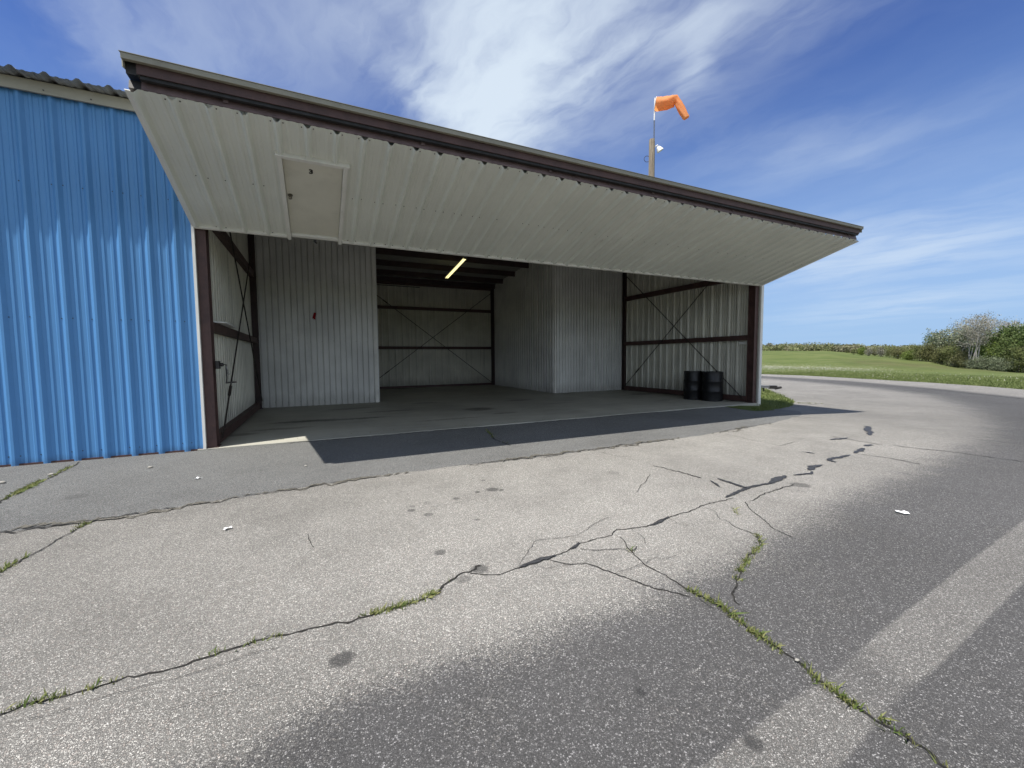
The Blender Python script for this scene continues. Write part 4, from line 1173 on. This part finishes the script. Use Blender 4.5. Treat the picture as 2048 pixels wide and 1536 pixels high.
# ------------------------------------------------------------------ weeds and grass
def blades(name, pts, hmin, hmax, wd, mat, label=None, lean=0.6, seed=1, per=1, spread=0.0, parent=None):
    g = np.random.default_rng(seed)
    P = np.repeat(np.asarray(pts, float), per, axis=0)
    n = len(P)
    P[:, :2] += g.normal(0, spread, (n, 2)) if spread else 0
    if P.shape[1] == 2: P = np.column_stack([P, terrain(P[:, 0], P[:, 1])])
    h = g.uniform(hmin, hmax, n); a = g.uniform(0, 2 * np.pi, n); ln = np.abs(g.normal(0, lean, n)) * h
    w_ = wd * g.uniform(.6, 1.4, n)
    dx, dy = np.cos(a), np.sin(a); sx_, sy_ = -dy * w_ / 2, dx * w_ / 2
    z = P[:, 2]
    v = np.stack([np.stack([P[:, 0] - sx_, P[:, 1] - sy_, z], -1), np.stack([P[:, 0] + sx_, P[:, 1] + sy_, z], -1),
                  np.stack([P[:, 0] + sx_ * .7 + dx * ln * .4, P[:, 1] + sy_ * .7 + dy * ln * .4, z + h * .6], -1),
                  np.stack([P[:, 0] + dx * ln, P[:, 1] + dy * ln, z + h], -1)], 1).reshape(-1, 3)
    q = np.arange(n)[:, None] * 4
    f = np.concatenate([q + 0, q + 1, q + 2, q + 3], 1)
    return np_mesh(name, v, f, mat, parent=parent)
def along(ln, dens, clump, seed):
    g = np.random.default_rng(seed)
    P = np.array(PX(ln)); S = np.concatenate([[0], np.cumsum(np.linalg.norm(np.diff(P, axis=0), axis=1))])
    out = []
    nc = max(int(S[-1] * dens * 4.2), 1)
    for s_ in g.uniform(0, S[-1], nc):
        if dens < 32 and g.random() > 0.5 + 0.75 * math.sin(s_ * 5.3 + seed * 1.7) * math.sin(s_ * 2.1 + seed): continue
        x = np.interp(s_, S, P[:, 0]); y = np.interp(s_, S, P[:, 1])
        kq = g.integers(3, clump)
        out += [(x + g.normal(0, .012), y + g.normal(0, .012)) for _ in range(kq)]
    return out
W1 = []
for ln, dn_, cp, sd_ in [([(0, 1428), (60, 1408), (150, 1385), (240, 1360)], 16, 9, 1), ([(240, 1360), (330, 1340), (400, 1318), (490, 1290)], 13, 8, 2), ([(490, 1290), (560, 1272), (640, 1255)], 9, 6, 3), ([(715, 1235), (770, 1222), (830, 1205), (872, 1186)], 34, 10, 4), ([(884, 1170), (920, 1153)], 10, 6, 5),
                         ([(1376, 1180), (1440, 1212), (1500, 1260), (1546, 1292)], 40, 10, 6), ([(1546, 1292), (1565, 1305)], 30, 12, 7), ([(1600, 1326), (1640, 1366), (1690, 1400), (1740, 1432), (1800, 1466), (1850, 1502), (1910, 1550)], 24, 8, 8),
                         ([(1515, 1070), (1522, 1090), (1500, 1112), (1482, 1140), (1470, 1168)], 26, 9, 9), ([(1465, 1015), (1475, 1030)], 10, 6, 10), ([(1256, 1096), (1290, 1128), (1330, 1150)], 12, 6, 11)]:
    W1 += along(ln, dn_, cp, sd_)
o = blades('weeds', W1, .006, .032, .0060, M['weed'], lean=.9, seed=3); tag(o, kind='stuff')
o['label'] = 'thin green weeds growing in the pavement cracks'; o['category'] = 'weeds'
W2 = []
for ln, dn_, cp, sd_ in [([(160, 925), (120, 946), (60, 975), (0, 1005)], 30, 12, 21), ([(178, 1046), (140, 1065), (90, 1095), (20, 1133), (-20, 1155)], 20, 10, 22), ([(70, 972), (30, 990)], 40, 14, 27),
                         ([(440, 893), (560, 882), (620, 878)], 9, 8, 23), ([(640, 876), (800, 862), (1000, 849), (1200, 832), (1300, 824), (1450, 812)], 7, 8, 24), ([(970, 858), (990, 880), (1020, 891)], 12, 8, 25), ([(1585, 806), (1650, 808)], 14, 8, 26), ([(40, 929), (160, 921)], 4, 6, 28)]:
    W2 += along(ln, dn_ * .8, cp, sd_)
o = blades('joint_weeds', W2, .012, .042, .009, M['weed'], lean=.8, seed=4); tag(o, kind='stuff')
o['label'] = 'short weeds in the joints along the hangar front'; o['category'] = 'weeds'

# grass island beside the hangar end
isl = [(12.62, 0.15), (12.3, -0.30), (11.3, -0.62), (10.95, -0.95), (11.5, -1.02), (12.3, -0.72), (13.2, -0.42), (14.2, 0.0), (15.2, 0.6), (16.4, 1.6), (17.8, 2.85), (19.3, 4.1), (20.8, 5.5), (21.6, 8), (21, 14), (12.62, 14)]
isl = [np.array(p) for p in isl]
bm = bmesh.new()
dens = []
for a_, b2 in zip(isl, isl[1:] + isl[:1]):
    n_ = max(int(np.linalg.norm(b2 - a_) / .25), 1)
    for i in range(n_):
        p = a_ + (b2 - a_) * i / n_ + rng.normal(0, .03, 2)
        dens.append(p)
vs = [bm.verts.new((p[0], p[1], tz(*p) + .004)) for p in dens]
f = bm.faces.new(vs)
bmesh.ops.triangulate(bm, faces=[f])
bmesh.ops.subdivide_edges(bm, edges=[e for e in bm.edges if not e.is_boundary], cuts=2)
for v in bm.verts:
    dmin = min(math.hypot(v.co.x - p[0], v.co.y - p[1]) for p in dens)
    v.co.z = tz(v.co.x, v.co.y) + .006 + min(dmin, .5) * .06
me = bpy.data.meshes.new('grass_verge'); bm.to_mesh(me); bm.free(); me.materials.append(M['meadow'])
o = bpy.data.objects.new('grass_verge', me); COL.objects.link(o); tag(o, kind='structure')
def inside(P, poly):
    x, y = P[:, 0], P[:, 1]; r_ = np.zeros(len(P), bool)
    for (x0, y0), (x1, y1) in zip(poly, poly[1:] + poly[:1]):
        cnd = ((y0 > y) != (y1 > y)) & (x < (x1 - x0) * (y - y0) / (y1 - y0 + 1e-12) + x0)
        r_ ^= cnd
    return r_
P = np.column_stack([rng.uniform(10.8, 21.6, 60000), rng.uniform(-1.1, 9, 60000)])
P = P[inside(P, isl)]
P = P[rng.random(len(P)) < np.clip(1.3 - P[:, 1] / 9, .2, 1)][:22000]
o = blades('verge_grass', P, .03, .11, .014, M['blade'], lean=.6, seed=6); tag(o, kind='stuff')
o['label'] = 'short green grass on the verge beside the hangar'; o['category'] = 'grass'
# meadow edge
n_ = 60000
aa = rng.uniform(R(52), R(82), n_); r0 = np.interp(aa, BA, BR)
rr = r0 + 0.05 + rng.exponential(13, n_)
P = np.column_stack([CAM[0] + rr * np.sin(aa), CAM[1] + rr * np.cos(aa)])
P = np.column_stack([P, terrain(P[:, 0], P[:, 1]) - .03])
sc_h = 1.0
o = blades('meadow_grass', P, .03, .10, .040, M['blade'], lean=.6, seed=8); tag(o, kind='stuff')
o['label'] = 'tall spring grass along the far pavement edge'; o['category'] = 'grass'
n_ = 2000
aa = np.concatenate([R(54) + R(15) * rng.beta(1.0, 2.2, n_), rng.uniform(R(54), R(80), 160)]); rr = np.concatenate([rng.normal(72, 8, n_), rng.uniform(34, 60, 160)])
mask = rr > np.interp(aa, BA, BR) + .5; aa, rr = aa[mask], rr[mask]
P = np.column_stack([CAM[0] + rr * np.sin(aa), CAM[1] + rr * np.cos(aa)]); zz = terrain(P[:, 0], P[:, 1])
sz_ = rng.uniform(.012, .030, len(P)); hh = rng.uniform(.08, .18, len(P))
offs = np.array([(1, 0, 0), (0, 1, 0), (-1, 0, 0), (0, -1, 0), (0, 0, 1), (0, 0, -1)], float)
v = (np.column_stack([P, zz + hh])[:, None, :] + offs[None] * sz_[:, None, None]).reshape(-1, 3)
tri = np.array([(0, 1, 4), (1, 2, 4), (2, 3, 4), (3, 0, 4), (1, 0, 5), (2, 1, 5), (3, 2, 5), (0, 3, 5)])
f = (np.arange(len(P))[:, None, None] * 6 + tri[None]).reshape(-1, 3)
o = np_mesh('dandelion_heads', v, f, M['flower']); tag(o, kind='stuff'); o['label'] = 'pale dandelion seed heads scattered across the meadow'; o['category'] = 'flowers'

# ------------------------------------------------------------------ trees
def leaf_quads(P, size, g):
    n = len(P)
    a = g.normal(0, 1, (n, 3)); a /= np.linalg.norm(a, axis=1)[:, None]
    b = np.cross(a, g.normal(0, 1, (n, 3))); b /= np.linalg.norm(b, axis=1)[:, None]
    s_ = size * g.uniform(.55, 1.35, n)[:, None]
    v = np.stack([P - a * s_ * .5, P + b * s_ * .32, P + a * s_ * .5, P - b * s_ * .32], 1).reshape(-1, 3)
    f = np.arange(n * 4).reshape(-1, 4)
    return v, f
def make_tree(name, h, crown_r, crown_lo, stems, leaf_mat, bark, nleaf, leaf_size, seed, twig=0, shape='round', trunk_r=0.12, limbs=16, fill=0.0):
    g = np.random.default_rng(seed); rr_ = random.Random(seed)
    root = empty(name, (0, 0, 0))
    mb = MB(); tips = []
    for s_ in range(stems):
        bx_, by_ = (g.normal(0, .25 * (stems > 1) * crown_r * .5, 2))
        lx, ly = g.normal(0, .05 * h, 2) * (1.0 if stems > 1 else .5)
        pts = [(bx_ + lx * t_ ** 1.5 + g.normal(0, .01 * h) * (t_ > 0), by_ + ly * t_ ** 1.5 + g.normal(0, .01 * h) * (t_ > 0), h * .96 * t_) for t_ in np.linspace(0, 1, 7)]
        rads = [trunk_r * (1 - .88 * t_) for t_ in np.linspace(0, 1, 7)]
        mb.tube(pts, rads, 6)
        for i in range(limbs):
            t_ = crown_lo + (1 - crown_lo) * (i + rr_.random()) / limbs
            t_ = min(t_, .97)
            idx = t_ * 6; i0 = int(idx); p0 = np.array(pts[i0]) + (np.array(pts[min(i0 + 1, 6)]) - np.array(pts[i0])) * (idx - i0)
            u = (t_ - crown_lo) / (1 - crown_lo)
            env = math.sin(math.pi * min(max(u * .86 + .12, 0), 1)) ** .7 if shape == 'round' else (1 - u) ** .6 * .9 + .1
            L_ = crown_r * env * rr_.uniform(.55, 1.15)
            a_ = rr_.uniform(0, 6.283); el = rr_.uniform(.15, .9) if shape == 'round' else rr_.uniform(-.1, .4)
            dv = np.array([math.cos(a_) * math.cos(el), math.sin(a_) * math.cos(el), math.sin(el)])
            p1 = p0 + dv * L_ * .55 + g.normal(0, .06 * L_, 3); p2 = p0 + dv * L_ + np.array([0, 0, .1 * L_]) + g.normal(0, .08 * L_, 3)
            r_ = trunk_r * .35 * (1 - t_ * .6)
            mb.tube([p0, p1, p2], [r_, r_ * .6, r_ * .2], 4, False)
            tips += [(p0 + (p1 - p0) * .7, L_ * .25), (p1, L_ * .33), ((p1 + p2) / 2, L_ * .30), (p2, L_ * .25)]
            for _ in range(twig):
                q = p0 + (p2 - p0) * rr_.uniform(.3, 1.0)
                e = q + (dv * .5 + g.normal(0, .55, 3) + np.array([0, 0, .4])) * L_ * .35
                mb.tube([q, (q + e) / 2 + g.normal(0, .03 * L_, 3), e], [r_ * .35, r_ * .25, r_ * .1], 3, False); tips.append((e, L_ * .12))
    mb.build('trunk', bark, root, smooth=True)
    C = np.array([t_[0] for t_ in tips]); S_ = np.array([t_[1] for t_ in tips])
    idx = g.choice(len(C), nleaf, p=(S_ ** 1.5) / (S_ ** 1.5).sum())
    P = C[idx] + g.normal(0, 1, (nleaf, 3)) * S_[idx][:, None] * np.array([.75, .75, .6])
    if fill:
        nf = int(nleaf * fill); d = g.normal(0, 1, (nf, 3)); d /= np.linalg.norm(d, axis=1)[:, None]
        d *= g.uniform(.45, 1.0, (nf, 1)) * (1 + .22 * np.sin(d[:, :1] * 7 + d[:, 2:] * 5) + .15 * np.sin(d[:, 1:2] * 9))
        P[:nf] = d * np.array([crown_r * .85, crown_r * .85, h * .40]) + np.array([0, 0, h * .40])
    P[:, 2] = np.maximum(P[:, 2], .1)
    v, f = leaf_quads(P, leaf_size, g)
    np_mesh('crown', v, f, leaf_mat, parent=root)
    return root
PROTO = {}
def proto(kind):
    if kind not in PROTO:
        s = 100 + len(PROTO)
        if kind == 'olive': o = make_tree('leafy_tree', 10, 3.4, .10, 2, M['leaf_olive'], M['bark'], 3200, .34, s, twig=2, fill=.12)
        elif kind == 'green': o = make_tree('leafy_tree', 10, 3.6, .08, 2, M['leaf_green'], M['bark'], 4400, .34, s, twig=2, fill=.15)
        elif kind == 'dark': o = make_tree('leafy_tree', 10, 3.6, .06, 2, M['leaf_dark'], M['bark'], 5600, .38, s, fill=.4)
        elif kind == 'silver': o = make_tree('silvery_tree', 10, 3.2, .18, 3, M['leaf_silver'], M['pale_bark'], 2400, .30, s, twig=3)
        elif kind == 'bare': o = make_tree('bare_tree', 14, 3.4, .42, 3, M['leaf_twig'], M['pale_bark'], 1500, .24, s, twig=9, trunk_r=.16, limbs=22)
        elif kind == 'brown': o = make_tree('budding_tree', 8, 3.2, .06, 3, M['leaf_brown'], M['bark'], 3600, .32, s, twig=3, fill=.5)
        elif kind == 'bright': o = make_tree('bush', 5, 2.6, .03, 3, M['leaf_bright'], M['bark'], 3200, .30, s, trunk_r=.06, fill=.5)
        elif kind == 'shrub': o = make_tree('shrub', 3.2, 2.6, .03, 4, M['leaf_shrub'], M['bark'], 2600, .24, s, trunk_r=.05, fill=.5)
        elif kind == 'greybush': o = make_tree('budding_tree', 5, 2.6, .04, 4, M['leaf_twig'], M['bark'], 2600, .26, s, twig=4, trunk_r=.06, fill=.6)
        PROTO[kind] = [o, False]
    return PROTO[kind]
KH = {'olive': 10, 'green': 10, 'dark': 10, 'silver': 10, 'bare': 14, 'brown': 8, 'bright': 5, 'shrub': 3.2, 'greybush': 5}
KL = {'olive': ('olive green leafy tree', 'tree', 'olive green trees of the wood'),
      'green': ('mid green leafy tree', 'tree', 'green leafy trees of the wood'),
      'dark': ('dark green dense tree', 'tree', 'dark trees of the wood'),
      'silver': ('silvery thin leaved tree', 'tree', 'silvery trees of the wood'),
      'bare': ('tall bare tree with pale trunks', 'tree', 'tall bare trees of the wood'),
      'brown': ('small yellowish budding tree', 'tree', 'budding trees of the wood'),
      'bright': ('bright yellow green bush', 'bush', 'bright bushes of the wood'),
      'shrub': ('grey green low shrub', 'shrub', 'grey green shrubs of the wood'),
      'greybush': ('greyish twiggy bush', 'bush', 'grey bushes on the slope')}
ORD = ['leftmost', 'second', 'third', 'fourth', 'fifth', 'sixth', 'seventh', 'eighth', 'ninth', 'tenth', 'eleventh', 'twelfth']
wood = [(1706, 709, 697, 'olive', 0), (1722, 711, 695, 'bright', 6), (1736, 713, 697, 'greybush', 0), (1748, 714, 698, 'brown', 4), (1762, 717, 697, 'greybush', 0), (1778, 719, 697, 'olive', 0), (1793, 721, 698, 'brown', 0), (1816, 723, 703, 'bright', 0),
        (1806, 721, 697, 'olive', 8), (1838, 724, 690, 'olive', 0), (1828, 722, 692, 'brown', 8), (1852, 726, 690, 'brown', 0), (1862, 727, 681, 'green', 5), (1878, 730, 696, 'brown', -3), (1884, 731, 660, 'silver', 4), (1872, 728, 668, 'dark', 12),
        (1898, 734, 692, 'olive', -2), (1904, 734, 657, 'silver', 6), (1918, 737, 668, 'olive', 8), (1930, 739, 652, 'silver', 6), (1918, 738, 706, 'brown', -4), (1944, 741, 640, 'bare', -4), (1957, 741, 631, 'bare', -5), (1948, 741, 672, 'olive', 8), (1972, 742, 640, 'bare', 8),
        (1965, 742, 676, 'dark', 12), (1928, 739, 716, 'brown', -5), (1968, 742, 690, 'dark', 6), (1910, 735, 716, 'greybush', -4), (1955, 743, 724, 'shrub', -6), (1972, 744, 722, 'shrub', -7), (1988, 744, 720, 'shrub', -6), (2006, 744, 723, 'shrub', -7), (1985, 742, 668, 'dark', 12), (1992, 742, 690, 'bright', 2),
        (2003, 742, 645, 'bare', 14), (2000, 742, 664, 'green', 6), (2028, 744, 640, 'bare', 12), (2056, 745, 636, 'bare', 12), (2014, 743, 700, 'bright', 0), (2022, 743, 652, 'dark', 10), (2030, 744, 672, 'green', 2), (2042, 744, 650, 'green', 10), (2046, 745, 690, 'olive', -3), (2062, 745, 648, 'dark', 8), (2082, 745, 655, 'green', 2), (2110, 746, 650, 'dark', 4), (2140, 746, 655, 'olive', 2), (2180, 747, 640, 'green', 4), (2230, 748, 645, 'dark', 4)]
for (px, yb, yt, kind, dr) in wood:
    th = math.atan((px - 1024) / F_PX); azz = YAW + th
    r_ = float(np.interp(px, [1700, 1735, 1841, 1931, 2048, 2300], [182, 172, 152, 142, 132, 120])) + dr
    x, y = CAM[0] + r_ * math.sin(azz), CAM[1] + r_ * math.cos(azz)
    h = max((yb - yt), 8) * r_ * math.cos(th) / F_PX
    pr_ = proto(kind)
    o = pr_[0] if not pr_[1] else copy_tree(pr_[0]); pr_[1] = True
    o.location = (x, y, tz(x, y) - .1); s_ = h / KH[kind]
    wx = s_ * random.uniform(.95, 1.25) * (1.15 if kind in ('brown', 'olive', 'shrub') else 1.0)
    o.scale = (wx, wx, s_); o.rotation_euler = (0, 0, random.uniform(0, 6.28))
    lb, ct, gp = KL[kind]
    k_ = sorted(q[0] for q in wood if q[3] == kind).index(px)
    tag(o, lb + (', leftmost of its kind along the wood' if k_ == 0 else ', %s of its kind from the left' % ORD[k_]), ct, gp)

# far wood on the ridge: one mass
V_, F_ = [], []; off = 0
g = np.random.default_rng(44)
for i in range(420):
    a_ = g.uniform(R(50), R(79)); r_ = g.uniform(240, 380)
    x, y = CAM[0] + r_ * math.sin(a_), CAM[1] + r_ * math.cos(a_); zb_ = tz(x, y)
    want = float(np.interp(math.degrees(a_), [50, 56, 58, 61, 64, 67, 70, 79], [21, 22, 25, 25, 23, 20, 18, 16]))
    topz = CAM[2] + (want + g.normal(0, 2.2) - (380 - r_) * .035) / (F_PX / math.cos(a_ - YAW)) * r_
    hc = max(topz - zb_, 2.0); cr = g.uniform(2.2, 5.5)
    n_ = 190
    d = g.normal(0, 1, (n_, 3)); d /= np.linalg.norm(d, axis=1)[:, None]
    P = np.array([x, y, zb_ + hc * .55]) + d * np.array([cr, cr, hc * .45]) * g.uniform(.55, 1.0, (n_, 1))
    v, f = leaf_quads(P, .95, g); V_.append(v); F_.append(f + off); off += len(v)
o = np_mesh('far_wood', np.concatenate(V_), np.concatenate(F_), M['leaf_far']); tag(o, kind='stuff'); o['label'] = 'pale green wood along the far ridge'; o['category'] = 'wood'
